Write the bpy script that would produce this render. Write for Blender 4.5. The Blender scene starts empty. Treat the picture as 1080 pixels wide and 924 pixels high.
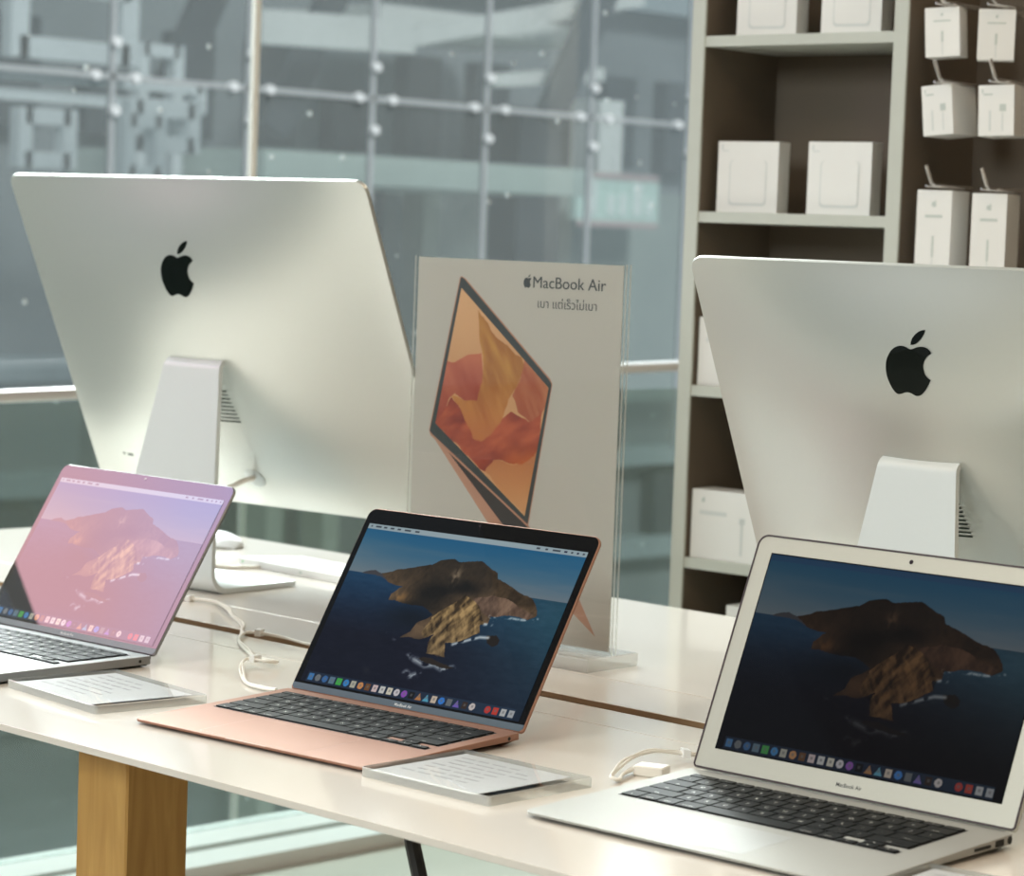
import bpy, bmesh, math, random
import numpy as np
from mathutils import Vector, Matrix
random.seed(4)
rng = np.random.default_rng(7)
PI = math.pi
SC = bpy.context.scene
COL = SC.collection
TZ = 0.75                      # height of the table top above the floor
SC.view_settings.view_transform = 'Standard'
SC.view_settings.look = 'None'
SC.view_settings.exposure = 0.0

# ------------------------------------------------------------------ colour
def lin(c):
    c = c / 255.0
    return c / 12.92 if c <= 0.04045 else ((c + 0.055) / 1.055) ** 2.4
def rgb(r, g, b): return (lin(r), lin(g), lin(b), 1.0)
def lin_np(a):
    a = np.clip(a, 0, 255) / 255.0
    return np.where(a <= 0.04045, a / 12.92, ((a + 0.055) / 1.055) ** 2.4)

# --------------------------------------------------------------- materials
MATS = {}
def pbr(name, col, rough=0.5, metal=0.0, var=0.04, scale=30.0, coat=0.0, spec=0.5, ior=1.5, bump=0.0):
    if name in MATS: return MATS[name]
    m = bpy.data.materials.new(name); m.use_nodes = True
    nt = m.node_tree; p = nt.nodes['Principled BSDF']
    tc = nt.nodes.new('ShaderNodeTexCoord'); nz = nt.nodes.new('ShaderNodeTexNoise')
    nz.inputs['Scale'].default_value = scale; nz.inputs['Detail'].default_value = 4
    nt.links.new(tc.outputs['Object'], nz.inputs['Vector'])
    mx = nt.nodes.new('ShaderNodeMix'); mx.data_type = 'RGBA'
    mx.inputs[6].default_value = tuple(max(0, c * (1 - var)) for c in col[:3]) + (1,)
    mx.inputs[7].default_value = tuple(min(1, c * (1 + var)) for c in col[:3]) + (1,)
    nt.links.new(nz.outputs['Fac'], mx.inputs[0])
    nt.links.new(mx.outputs[2], p.inputs['Base Color'])
    p.inputs['Roughness'].default_value = rough; p.inputs['Metallic'].default_value = metal
    p.inputs['Coat Weight'].default_value = coat; p.inputs['Specular IOR Level'].default_value = spec
    p.inputs['IOR'].default_value = ior
    if bump:
        b = nt.nodes.new('ShaderNodeBump'); b.inputs['Strength'].default_value = bump; b.inputs['Distance'].default_value = 0.001
        nt.links.new(nz.outputs['Fac'], b.inputs['Height']); nt.links.new(b.outputs['Normal'], p.inputs['Normal'])
    MATS[name] = m; return m
def wood(name, c0, c1, scale=(14, 14, 1.2), rough=0.45):
    m = bpy.data.materials.new(name); m.use_nodes = True
    nt = m.node_tree; p = nt.nodes['Principled BSDF']
    tc = nt.nodes.new('ShaderNodeTexCoord'); mp = nt.nodes.new('ShaderNodeMapping'); mp.inputs['Scale'].default_value = scale
    nz = nt.nodes.new('ShaderNodeTexNoise'); nz.inputs['Scale'].default_value = 3; nz.inputs['Detail'].default_value = 6; nz.inputs['Distortion'].default_value = 1.2
    cr = nt.nodes.new('ShaderNodeValToRGB'); cr.color_ramp.elements[0].position = 0.3; cr.color_ramp.elements[1].position = 0.7
    cr.color_ramp.elements[0].color = c0; cr.color_ramp.elements[1].color = c1
    nt.links.new(tc.outputs['Object'], mp.inputs['Vector']); nt.links.new(mp.outputs[0], nz.inputs['Vector'])
    nt.links.new(nz.outputs['Fac'], cr.inputs[0]); nt.links.new(cr.outputs[0], p.inputs['Base Color'])
    p.inputs['Roughness'].default_value = rough
    return m
def clear(name, tint=(0.96, 0.98, 0.98, 1), refl=1.0, body=None, bodyfac=0.0, rough=0.0, ior=1.5, specks=False):
    """clear sheet: transparent with a Fresnel gloss and optional milky body"""
    m = bpy.data.materials.new(name); m.use_nodes = True
    nt = m.node_tree; nt.nodes.clear()
    out = nt.nodes.new('ShaderNodeOutputMaterial')
    tr = nt.nodes.new('ShaderNodeBsdfTransparent'); tr.inputs[0].default_value = tint
    gl = nt.nodes.new('ShaderNodeBsdfGlossy'); gl.inputs['Roughness'].default_value = rough
    fr = nt.nodes.new('ShaderNodeFresnel'); ge = nt.nodes.new('ShaderNodeNewGeometry')
    io = nt.nodes.new('ShaderNodeMapRange'); io.inputs['To Min'].default_value = ior; io.inputs['To Max'].default_value = 1 / ior   # same gloss on both faces
    nt.links.new(ge.outputs['Backfacing'], io.inputs[0]); nt.links.new(io.outputs[0], fr.inputs[0])
    ml = nt.nodes.new('ShaderNodeMath'); ml.operation = 'MULTIPLY'; ml.inputs[1].default_value = refl
    nt.links.new(fr.outputs[0], ml.inputs[0])
    base = tr.outputs[0]
    if body:
        df = nt.nodes.new('ShaderNodeBsdfDiffuse'); df.inputs[0].default_value = body
        mb = nt.nodes.new('ShaderNodeMixShader'); mb.inputs[0].default_value = bodyfac
        nt.links.new(tr.outputs[0], mb.inputs[1]); nt.links.new(df.outputs[0], mb.inputs[2]); base = mb.outputs[0]
        nz = nt.nodes.new('ShaderNodeTexNoise'); nz.inputs['Scale'].default_value = 1.3; nz.inputs['Detail'].default_value = 5
        tc = nt.nodes.new('ShaderNodeTexCoord'); nt.links.new(tc.outputs['Object'], nz.inputs['Vector'])
        mr = nt.nodes.new('ShaderNodeMapRange'); mr.inputs['To Min'].default_value = bodyfac * 0.5; mr.inputs['To Max'].default_value = bodyfac * 1.5
        nt.links.new(nz.outputs['Fac'], mr.inputs[0])
        fac = mr.outputs[0]
        if specks:      # dried rain drops on the pane
            vo = nt.nodes.new('ShaderNodeTexVoronoi'); vo.inputs['Scale'].default_value = 11.0
            nt.links.new(tc.outputs['Object'], vo.inputs['Vector'])
            lt = nt.nodes.new('ShaderNodeMath'); lt.operation = 'LESS_THAN'; lt.inputs[1].default_value = 0.075
            nt.links.new(vo.outputs['Distance'], lt.inputs[0])
            ad = nt.nodes.new('ShaderNodeMath'); ad.operation = 'MULTIPLY_ADD'; ad.inputs[1].default_value = 0.5
            nt.links.new(lt.outputs[0], ad.inputs[0]); nt.links.new(fac, ad.inputs[2]); fac = ad.outputs[0]
        nt.links.new(fac, mb.inputs[0])
    mx = nt.nodes.new('ShaderNodeMixShader')
    nt.links.new(ml.outputs[0], mx.inputs[0]); nt.links.new(base, mx.inputs[1]); nt.links.new(gl.outputs[0], mx.inputs[2])
    nt.links.new(mx.outputs[0], out.inputs[0])
    return m
def screen_mat(name, strength, ior=1.5, rough=0.02):
    m = bpy.data.materials.new(name); m.use_nodes = True
    nt = m.node_tree; p = nt.nodes['Principled BSDF']
    at = nt.nodes.new('ShaderNodeAttribute'); at.attribute_name = 'paint'
    p.inputs['Base Color'].default_value = (0.002, 0.002, 0.003, 1); p.inputs['Roughness'].default_value = rough; p.inputs['IOR'].default_value = ior
    nt.links.new(at.outputs['Color'], p.inputs['Emission Color']); p.inputs['Emission Strength'].default_value = strength
    return m
def paint_mat(name, rough=0.4):
    m = bpy.data.materials.new(name); m.use_nodes = True
    nt = m.node_tree; p = nt.nodes['Principled BSDF']
    at = nt.nodes.new('ShaderNodeAttribute'); at.attribute_name = 'paint'
    nt.links.new(at.outputs['Color'], p.inputs['Base Color']); p.inputs['Roughness'].default_value = rough
    return m

M_white = pbr('white_table', (0.73, 0.685, 0.625, 1), 0.14, var=0.015, scale=2.0, coat=0.25)
M_edge = pbr('table_edge', (0.72, 0.66, 0.57, 1), 0.35, var=0.03)
M_gap = pbr('gap_brown', rgb(120, 95, 65), 0.6)
M_wood = wood('pine_leg', rgb(176, 130, 66), rgb(204, 160, 92))
M_rose = pbr('rose_aluminium', (0.33, 0.175, 0.122, 1), 0.46, metal=0.5, spec=.2, var=0.02, scale=400)
M_silver = pbr('silver_aluminium', (0.40, 0.40, 0.375, 1), 0.5, metal=0.4, spec=.25, var=0.02, scale=400)
M_lidsilver = pbr('silver_bezel', (0.50, 0.50, 0.445, 1), 0.4, metal=0.3, var=0.02, scale=400)
M_space = pbr('grey_aluminium', (0.24, 0.24, 0.238, 1), 0.30, metal=0.8, var=0.02, scale=400)
M_shell = pbr('desktop_aluminium', (0.61, 0.63, 0.60, 1), 0.36, metal=0.72, var=0.01, scale=300)
M_stand = pbr('stand_aluminium', (0.68, 0.72, 0.715, 1), 0.4, metal=0.3, var=0.01, scale=300)
M_black = pbr('black_plastic', (0.012, 0.012, 0.013, 1), 0.35)
M_key = pbr('key_black', (0.010, 0.011, 0.011, 1), 0.46, var=0.1, spec=0.14)
M_well = pbr('keyboard_well', (0.006, 0.006, 0.007, 1), 0.6)
M_legend = pbr('key_legend', (0.75, 0.75, 0.70, 1), 0.5)
M_glass_black = pbr('black_glass', (0.004, 0.004, 0.005, 1), 0.03, ior=1.3)
M_chin = pbr('grey_chin', rgb(84, 98, 110), 0.25)
M_chin_l = pbr('grey_chin_light', rgb(118, 132, 136), 0.25)
M_chintext = pbr('chin_text', rgb(205, 210, 212), 0.5)
M_darktext = pbr('dark_text', rgb(60, 62, 64), 0.5)
M_gasket = pbr('black_gasket', rgb(52, 38, 44), 0.6)
M_logo = pbr('black_mirror_logo', (0.003, 0.005, 0.004, 1), 0.05, ior=1.28)
M_hole = pbr('dark_hole', (0.01, 0.012, 0.01, 1), 0.7)
M_vent = pbr('vent_dark', (0.012, 0.03, 0.02, 1), 0.7)
M_cable = pbr('white_cable', (0.80, 0.77, 0.70, 1), 0.4)
M_plastic_w = pbr('white_plastic', (0.84, 0.85, 0.84, 1), 0.3)
M_box = pbr('white_carton', (0.86, 0.87, 0.85, 1), 0.45, var=0.01)
M_boxprint = pbr('carton_print_pale', (0.70, 0.74, 0.73, 1), 0.45)
M_boxgrey = pbr('carton_print_grey', (0.58, 0.64, 0.61, 1), 0.5)
M_shelf = pbr('shelf_pale_grey', (0.55, 0.575, 0.52, 1), 0.5, var=0.02)
M_brown = pbr('shelf_brown', (0.15, 0.12, 0.088, 1), 0.6, var=0.06, scale=5)
M_metal = pbr('hook_metal', (0.7, 0.68, 0.66, 1), 0.25, metal=0.9)
M_paper = pbr('poster_paper', (0.47, 0.45, 0.405, 1), 0.5, var=0.008, scale=4)
M_ink = pbr('poster_ink', rgb(58, 64, 66), 0.5)
M_bezel = pbr('poster_bezel', rgb(52, 58, 58), 0.5)
M_prose = pbr('poster_rose', rgb(176, 128, 104), 0.5)
M_pkeys = pbr('poster_keys', rgb(48, 44, 44), 0.5)
M_prose2 = pbr('poster_rose_deep', rgb(176, 132, 110), 0.5)
M_card = pbr('price_card', (0.80, 0.79, 0.80, 1), 0.5, var=0.02)
M_cardtext = pbr('price_card_text', (0.47, 0.47, 0.49, 1), 0.5)
M_cardhalf = pbr('price_card_half', (0.62, 0.63, 0.645, 1), 0.5)
M_acr = clear('clear_acrylic', (0.985, 0.99, 0.985, 1), 0.9)
M_acre = clear('acrylic_edge', (0.9, 0.93, 0.91, 1), 0.8, body=(0.88, 0.9, 0.88, 1), bodyfac=0.42)
M_acrb = clear('acrylic_block', (0.96, 0.97, 0.965, 1), 1.0, body=(0.92, 0.93, 0.92, 1), bodyfac=0.34)
M_pane = clear('window_glass', (0.93, 0.95, 0.95, 1), 0.55, body=(0.75, 0.8, 0.82, 1), bodyfac=0.03, specks=True)
M_balu = clear('balustrade_glass', (0.78, 0.83, 0.81, 1), 0.55, body=(0.36, 0.42, 0.40, 1), bodyfac=0.2)
M_frame = pbr('mullion_cream', (0.88, 0.83, 0.76, 1), 0.4)
M_rail = pbr('rail_steel', (0.78, 0.76, 0.76, 1), 0.25, metal=0.5)
M_green = pbr('green_glass_edge', (0.03, 0.16, 0.13, 1), 0.2)
M_kerb = pbr('white_kerb', (0.74, 0.74, 0.73, 1), 0.4)
M_floor = pbr('pale_floor', (0.43, 0.415, 0.36, 1), 0.45, var=0.08, scale=6)
M_wall = pbr('warm_wall', (0.30, 0.25, 0.20, 1), 0.8)
M_ceil = pbr('ceiling_white', (0.55, 0.53, 0.50, 1), 0.8)

# ------------------------------------------------------------ mesh builder
class MB:
    def __init__(self): self.v = []; self.f = []; self.m = []
    def add(self, vs, fs, mi=0):
        o = len(self.v); self.v += [tuple(map(float, p)) for p in vs]
        for f in fs: self.f.append(tuple(o + i for i in f)); self.m.append(mi)
    def box(self, x0, x1, y0, y1, z0, z1, mi=0):
        vs = [(x, y, z) for z in (z0, z1) for y in (y0, y1) for x in (x0, x1)]
        self.add(vs, [(0, 2, 3, 1), (4, 5, 7, 6), (0, 1, 5, 4), (2, 6, 7, 3), (0, 4, 6, 2), (1, 3, 7, 5)], mi)
    def obox(self, c, ax, ay, az, mi=0):
        c = Vector(c); ax = Vector(ax); ay = Vector(ay); az = Vector(az)
        vs = [c + ax * i + ay * j + az * k for k in (-.5, .5) for j in (-.5, .5) for i in (-.5, .5)]
        self.add(vs, [(0, 2, 3, 1), (4, 5, 7, 6), (0, 1, 5, 4), (2, 6, 7, 3), (0, 4, 6, 2), (1, 3, 7, 5)], mi)
    def rings(self, rings, mi=0, cap0=True, cap1=True):
        n = len(rings[0]); vs = [p for r in rings for p in r]; fs = []
        for k in range(len(rings) - 1):
            for i in range(n):
                j = (i + 1) % n
                fs.append((k * n + i, k * n + j, (k + 1) * n + j, (k + 1) * n + i))
        if cap0: fs.append(tuple(reversed(range(n))))
        if cap1: fs.append(tuple((len(rings) - 1) * n + i for i in range(n)))
        self.add(vs, fs, mi)
    def prism(self, poly, z0, z1, mi=0, ch=0.0):
        """poly (x,y) ccw, extruded along z, optional top/bottom chamfer"""
        if ch:
            ins = inset(poly, ch)
            self.rings([[(x, y, z0) for x, y in ins], [(x, y, z0 + ch) for x, y in poly], [(x, y, z1 - ch) for x, y in poly], [(x, y, z1) for x, y in ins]], mi)
        else: self.rings([[(x, y, z0) for x, y in poly], [(x, y, z1) for x, y in poly]], mi)
    def tube(self, pts, r, n=8, mi=0, closed=False):
        pts = [Vector(p) for p in pts]; rs = []
        for i, p in enumerate(pts):
            t = (pts[min(i + 1, len(pts) - 1)] - pts[max(i - 1, 0)]).normalized()
            a = t.cross(Vector((0, 0, 1)))
            if a.length < 1e-4: a = t.cross(Vector((0, 1, 0)))
            a.normalize(); b = a.cross(t).normalized()
            rr = r[i] if isinstance(r, (list, tuple)) else r
            rs.append([p + a * (rr * math.cos(2 * PI * k / n)) + b * (rr * math.sin(2 * PI * k / n)) for k in range(n)])
        self.rings(rs, mi)
    def build(self, name, mats, parent=None, loc=(0, 0, 0), rot=(0, 0, 0), smooth=False, fix=True):
        me = bpy.data.meshes.new(name); me.from_pydata(self.v, [], self.f)
        if not isinstance(mats, (list, tuple)): mats = [mats]
        for m in mats: me.materials.append(m)
        me.polygons.foreach_set('material_index', self.m)
        if fix:
            bm = bmesh.new(); bm.from_mesh(me); bmesh.ops.recalc_face_normals(bm, faces=bm.faces[:]); bm.to_mesh(me); bm.free()
        if smooth:
            me.polygons.foreach_set('use_smooth', [True] * len(me.polygons))
            me.set_sharp_from_angle(angle=math.radians(40))
        me.update()
        return link(name, me, parent, loc, rot)
def link(name, me, parent=None, loc=(0, 0, 0), rot=(0, 0, 0)):
    o = bpy.data.objects.new(name, me); COL.objects.link(o); o.parent = parent
    o.location = loc; o.rotation_euler = rot; return o
def inset(poly, d):
    n = len(poly); out = []
    for i in range(n):
        p0, p1, p2 = Vector(poly[i - 1]), Vector(poly[i]), Vector(poly[(i + 1) % n])
        a = (p1 - p0); b = (p2 - p1)
        a = a.normalized() if a.length > 1e-9 else b.normalized(); b = b.normalized() if b.length > 1e-9 else a
        n1 = Vector((-a.y, a.x)); n2 = Vector((-b.y, b.x)); h = n1 + n2
        h = h.normalized() if h.length > 1e-6 else n1
        k = d / max(0.5, h.dot(n1)); q = p1 + h * k; out.append((q.x, q.y))
    return out
def rrect(x0, x1, y0, y1, r, n=6):
    rs = r if isinstance(r, (list, tuple)) else [r] * 4      # bl, br, tr, tl
    out = []
    for (cx, cy, a0, rr) in ((x0 + rs[0], y0 + rs[0], PI, rs[0]), (x1 - rs[1], y0 + rs[1], 1.5 * PI, rs[1]), (x1 - rs[2], y1 - rs[2], 0, rs[2]), (x0 + rs[3], y1 - rs[3], .5 * PI, rs[3])):
        for k in range(n + 1):
            a = a0 + .5 * PI * k / n; out.append((cx + rr * math.cos(a), cy + rr * math.sin(a)))
    return out
def thing(name, label, cat, loc=(0, 0, 0), rz=0.0, group=None):
    o = bpy.data.objects.new(name, None); COL.objects.link(o)
    o.empty_display_size = 0.05
    o.location = loc; o.rotation_euler = (0, 0, rz); return tag(o, label, cat, group)
def tag(o, label, cat, group=None):
    o['label'] = label; o['category'] = cat
    if group: o['group'] = group
    return o
def struct(o): o['kind'] = 'structure'; return o

# ---------------------------------------------------------- letters as mesh
TEXT = {}
def text_geo(s, size=1.0, bold=0.0):
    k = (s, bold)
    if k not in TEXT:
        c = bpy.data.curves.new('lettering', 'FONT'); c.body = s; c.size = 1.0; c.offset = bold; c.resolution_u = 4
        o = bpy.data.objects.new('lettering', c); COL.objects.link(o)
        dg = bpy.context.evaluated_depsgraph_get(); me = bpy.data.meshes.new_from_object(o.evaluated_get(dg))
        vs = [tuple(v.co) for v in me.vertices]; fs = [tuple(p.vertices) for p in me.polygons]
        bpy.data.objects.remove(o); bpy.data.curves.remove(c); bpy.data.meshes.remove(me)
        TEXT[k] = (vs, fs)
    vs, fs = TEXT[k]
    xs = [v[0] for v in vs]; ys = [v[1] for v in vs]
    return [(v[0] * size, v[1] * size) for v in vs], fs, (min(xs) * size, max(xs) * size, min(ys) * size, max(ys) * size)
def add_text(mb, s, size, fn, anchor='c', mi=0, bold=0.0, width=None):
    vs, fs, (x0, x1, y0, y1) = text_geo(s, size, bold)
    k = width / (x1 - x0) if width else 1.0
    ox = {'c': -(x0 + x1) / 2, 'l': -x0, 'r': -x1}[anchor]; oy = -(y0 + y1) / 2 if anchor == 'c' else 0
    mb.add([fn((v[0] + ox) * k, v[1] + oy) for v in vs], fs, mi)

# -------------------------------------------------------------- 2-D painting
def fbm(x, y, seed=0, octv=5, gain=0.5):
    r = np.random.default_rng(seed); tot = np.zeros_like(x); amp = 1.0; nrm = 0; f = 1.0
    for _ in range(octv):
        L = r.random((64, 64)); xx = x * f; yy = y * f
        xi = np.floor(xx).astype(int); yi = np.floor(yy).astype(int); fx = xx - xi; fy = yy - yi
        fx = fx * fx * (3 - 2 * fx); fy = fy * fy * (3 - 2 * fy)
        g = lambda a, b: L[a % 64, b % 64]
        tot += amp * ((g(xi, yi) * (1 - fx) + g(xi + 1, yi) * fx) * (1 - fy) + (g(xi, yi + 1) * (1 - fx) + g(xi + 1, yi + 1) * fx) * fy)
        nrm += amp; amp *= gain; f *= 2.03
    return tot / nrm
def inside(poly, x, y):
    c = np.zeros(x.shape, bool); n = len(poly)
    for i in range(n):
        x0, y0 = poly[i - 1]; x1, y1 = poly[i]
        if y0 == y1: continue
        c ^= ((y0 > y) != (y1 > y)) & (x < (x1 - x0) * (y - y0) / (y1 - y0) + x0)
    return c
def C3(*c): return np.array(c, float)
def mixc(a, b, t): return a + (b - a) * t[..., None]
def put(img, mask, col): img[mask] = col[mask] if isinstance(col, np.ndarray) and col.ndim == 3 else col

ISLE = [(0.15, 0.298), (0.22, 0.256), (0.293, 0.225), (0.368, 0.2), (0.398, 0.166), (0.445, 0.148), (0.477, 0.159), (0.574, 0.135), (0.61, 0.163), (0.662, 0.191), (0.675, 0.221), (0.736, 0.252), (0.793, 0.288), (0.854, 0.312), (0.892, 0.373), (0.897, 0.404), (0.874, 0.43), (0.811, 0.422), (0.76, 0.433), (0.709, 0.444), (0.714, 0.486), (0.68, 0.504), (0.692, 0.554), (0.658, 0.583), (0.609, 0.626), (0.564, 0.636), (0.593, 0.715), (0.552, 0.724), (0.501, 0.715), (0.489, 0.653), (0.507, 0.606), (0.438, 0.643), (0.357, 0.646), (0.394, 0.61), (0.408, 0.553), (0.46, 0.487), (0.406, 0.445), (0.343, 0.452), (0.239, 0.441), (0.235, 0.403), (0.277, 0.353), (0.197, 0.339)]
def paint_desktop(nx, ny, dim=False):
    """a rocky island in a dark sea, with menu bar and dock"""
    u, v = np.meshgrid(np.linspace(0, 1, nx), np.linspace(0, 1, ny))
    hz = 0.306
    t = np.clip(v / hz, 0, 1) ** 1.4
    cloud = fbm(u * 3, v * 16, 3, 5)
    img = mixc(mixc(C3(24, 82, 118) + 0 * u[..., None], C3(96, 108, 116) + 0 * u[..., None], t), C3(120, 118, 118) + 0 * u[..., None], np.clip(cloud - 0.5, 0, 1) * 0.8 * (0.3 + t))
    img = mixc(img, C3(104, 120, 126) + 0 * u[..., None], np.clip(0.26 - u, 0, 1) * 1.6 * np.clip(v / .3, 0, 1))
    s = np.clip((v - hz) / (1 - hz), 0, 1)
    sea = mixc(C3(22, 56, 84) + 0 * u[..., None], C3(16, 19, 34) + 0 * u[..., None], np.clip(s * 1.9, 0, 1))
    sea = mixc(sea, C3(34, 68, 84) + 0 * u[..., None], np.clip((u - 0.5) * 2.1, 0, 1) * np.clip(1.15 - s * 0.9, 0, 1))
    sea += (fbm(u * 30, v * 60, 5, 4)[..., None] - .5) * 12
    sea = mixc(sea, C3(9, 17, 26) + 0 * u[..., None], np.exp(-((u - .38) / .13) ** 2 - ((v - .53) / .08) ** 2) * .85)
    put(img, v > hz, sea)
    wob = (fbm(u * 22, v * 16, 9, 4) - .5) * 0.022
    X, Y = u + wob, v + (fbm(u * 22, v * 16, 12, 4) - .5) * 0.02
    put(img, inside([(0.06, 0.308), (0.09, 0.294), (0.116, 0.284), (0.15, 0.297), (0.2, 0.34), (0.15, 0.318)], X, Y), C3(58, 58, 62))
    m = inside(ISLE, X, Y)
    r1 = .62 * fbm(u * 44 + v * 15, v * 11, 21, 5, .5) + .38 * fbm(u * 70 - v * 22, v * 20, 52, 4, .5); r2 = fbm(u * 11 - v * 7, v * 9 + u * 4, 22, 5); r3 = fbm(u * 60, v * 26, 23, 4)
    ridge = 1 - np.abs(2 * r1 - 1) * 2.0
    base = mixc(C3(42, 34, 25) + 0 * u[..., None], C3(106, 85, 62) + 0 * u[..., None], np.clip((r2 - .3) * 1.7 + ridge * .3, 0, 1))
    base = mixc(base, C3(24, 22, 18) + 0 * u[..., None], np.clip(1.25 - (v - .12) / .16 + (r2 - .5) * 2.4, 0, .55))
    dark = np.exp(-((u - .42) / .10) ** 2 - ((v - .36) / .09) ** 2) + .9 * np.exp(-((u - .57) / .07) ** 2 - ((v - .30) / .05) ** 2) + .8 * np.exp(-((u - .35) / .09) ** 2 - ((v - .47) / .05) ** 2)
    base = mixc(base, C3(16, 15, 13) + 0 * u[..., None], np.clip(dark * (0.55 + r2 * .8), 0, .92))
    cl = inside([(0.44, .60), (.46, .50), (.52, .42), (.565, .345), (.61, .37), (.66, .42), (.70, .50), (.69, .555), (.65, .585), (.6, .63), (.565, .64), (.59, .715), (.50, .72), (.49, .65)], X, Y)
    rock = mixc(C3(62, 48, 30) + 0 * u[..., None], C3(160, 132, 88) + 0 * u[..., None], np.clip((r1 - .36) * 3.2 + (r3 - .5) * .5, 0, 1))
    rock = mixc(rock, C3(30, 24, 16) + 0 * u[..., None], np.clip((.44 - r1) * 5, 0, .7))
    put(base, cl, rock)
    rr = inside([(.60, .36), (.68, .33), (.75, .33), (.84, .38), (.885, .40), (.87, .43), (.76, .435), (.705, .45), (.66, .42)], X, Y)
    put(base, rr, mixc(C3(70, 54, 44) + 0 * u[..., None], C3(138, 112, 92) + 0 * u[..., None], np.clip((r1 - .3) * 1.8, 0, 1)))
    lt = np.exp(-((u - .27) / .05) ** 2 - ((v - .415) / .03) ** 2) * np.clip((r1 - .38) * 5, 0, 1)
    base = mixc(base, C3(140, 104, 62) + 0 * u[..., None], np.clip(lt, 0, 1) * .8)
    pk = np.exp(-((u - .49) / .02) ** 2 - ((v - .245) / .045) ** 2) * np.clip((r3 - .35) * 4, 0, 1)
    base = mixc(base, C3(128, 112, 92) + 0 * u[..., None], np.clip(pk, 0, 1) * .8)
    put(img, m, base)
    put(img, inside([(0.728, 0.557), (0.763, 0.544), (0.785, 0.57), (0.785, 0.6), (0.765, 0.615), (0.738, 0.6)], X, Y), C3(32, 26, 20))
    fn = fbm(u * 46, v * 46, 31, 4)
    def foam(pts, w, k=1.0):
        nonlocal img
        d = np.full(u.shape, 9.0)
        for (a, b), (c, e) in zip(pts[:-1], pts[1:]):
            dx, dy = c - a, e - b; tt = np.clip(((u - a) * dx + (v - b) * dy) / (dx * dx + dy * dy), 0, 1)
            d = np.minimum(d, np.hypot(u - a - tt * dx, (v - b - tt * dy) * .75))
        img = mixc(img, C3(186, 196, 200) + 0 * u[..., None], np.clip(1 - d / w, 0, 1) * np.clip((fn - .40) * 5, 0, 1) * k)
    foam([(0.472, 0.765), (.52, .785), (.56, .77), (.60, .79), (0.64, 0.775)], .020)
    foam([(0.45, 0.845), (.475, .862), (0.505, 0.84)], .020); foam([(0.43, 0.745), (.46, .76)], .016, .8)
    foam([(.71, .445), (0.735, 0.455), (.725, .49), (.70, .495)], .013); foam([(.60, .64), (.66, .6), (.70, .575), (.735, .57)], .011)
    foam([(.76, .44), (.83, .44), (.89, .435), (.905, .42)], .009, .8); foam([(.30, .64), (.34, .665)], .013, .4)
    put(img, inside([(.478, .75), (.5, .735), (.6, .755), (.645, .77), (.62, .785), (.52, .772)], X, Y), C3(46, 36, 26))
    k = np.clip(v * 1.2 - .55, 0, .35)
    img = mixc(img, C3(10, 12, 24) + 0 * u[..., None], k * np.clip(1.2 - u, 0, 1))
    # menu bar
    mbar = (v < 0.030)
    put(img, mbar, C3(136, 152, 158))
    for a, b in ((.012, .02), (.035, .062), (.075, .09), (.105, .125), (.14, .155), (.175, .205), (.225, .245), (.78, .795), (.82, .83), (.85, .885), (.90, .915), (.93, .94), (.955, .965), (.98, .99)):
        put(img, (u > a) & (u < b) & (v > .009) & (v < .021), C3(58, 66, 74) if a not in (.90, .955) else C3(30, 34, 60))
    # dock with a row of app tiles
    dk = (u > .025) & (u < .972) & (v > .937) & (v < .998)
    img[dk] = img[dk] * .55 + C3(40, 58, 76) * .5
    tiles = [((70, 130, 190), 's'), ((120, 126, 130), 'o'), ((60, 110, 170), 'o'), ((100, 130, 150), 's'), ((70, 180, 80), 's'), ((60, 140, 210), 'o'), ((190, 188, 170), 's'), ((220, 150, 90), 'o'), ((120, 78, 44), 's'), ((224, 200, 198), 's'), ((218, 218, 214), 's'), ((226, 220, 200), 's'), ((220, 214, 218), 'o'), ((150, 84, 190), 'o'), ((24, 26, 28), 's'), ((190, 130, 80), 't'), ((90, 170, 200), 't'), ((214, 196, 176), 's'), ((56, 130, 220), 'o'), ((110, 116, 120), 's'), ((120, 100, 190), 't'), ((60, 46, 40), 's'), ((214, 204, 200), 'o'), None, ((200, 60, 54), 'o'), ((206, 64, 50), 's'), ((190, 192, 192), 's'), ((176, 180, 184), 's')]
    n = len(tiles)
    for i, tl in enumerate(tiles):
        if tl is None: continue
        c, sh = tl; cx = .042 + (i + .0) * (.958 - .042) / (n - 1); cy = .967; hx, hy = .0128, .0205
        du, dv = (u - cx) / hx, (v - cy) / hy
        msk = (np.maximum(abs(du), abs(dv)) < .92) if sh == 's' else ((du ** 2 + dv ** 2) < 1) if sh == 'o' else ((dv > -1) & (dv < .9) & (abs(du) < (dv + 1) * .55))
        c = tuple(q * .82 for q in c); put(img, msk, C3(*c)); put(img, msk & (abs(du) < .35) & (abs(dv + .1) < .3), C3(*c) * .45 + C3(120, 120, 120) * .45)
    if dim:
        g = img.mean(-1, keepdims=True)
        img = (img * .8 + g * .2)
        img = mixc(img * .68, img * C3(.92, .78, .66) * .5, (m | cl).astype(float))
        img = mixc(img, C3(9, 8, 8) + 0 * u[..., None], np.clip((s - .12) * 1.2, 0, .80) * (~(m | dk)).astype(float))
        img[mbar] = C3(28, 50, 72)
    return np.clip(img, 0, 255)
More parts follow.
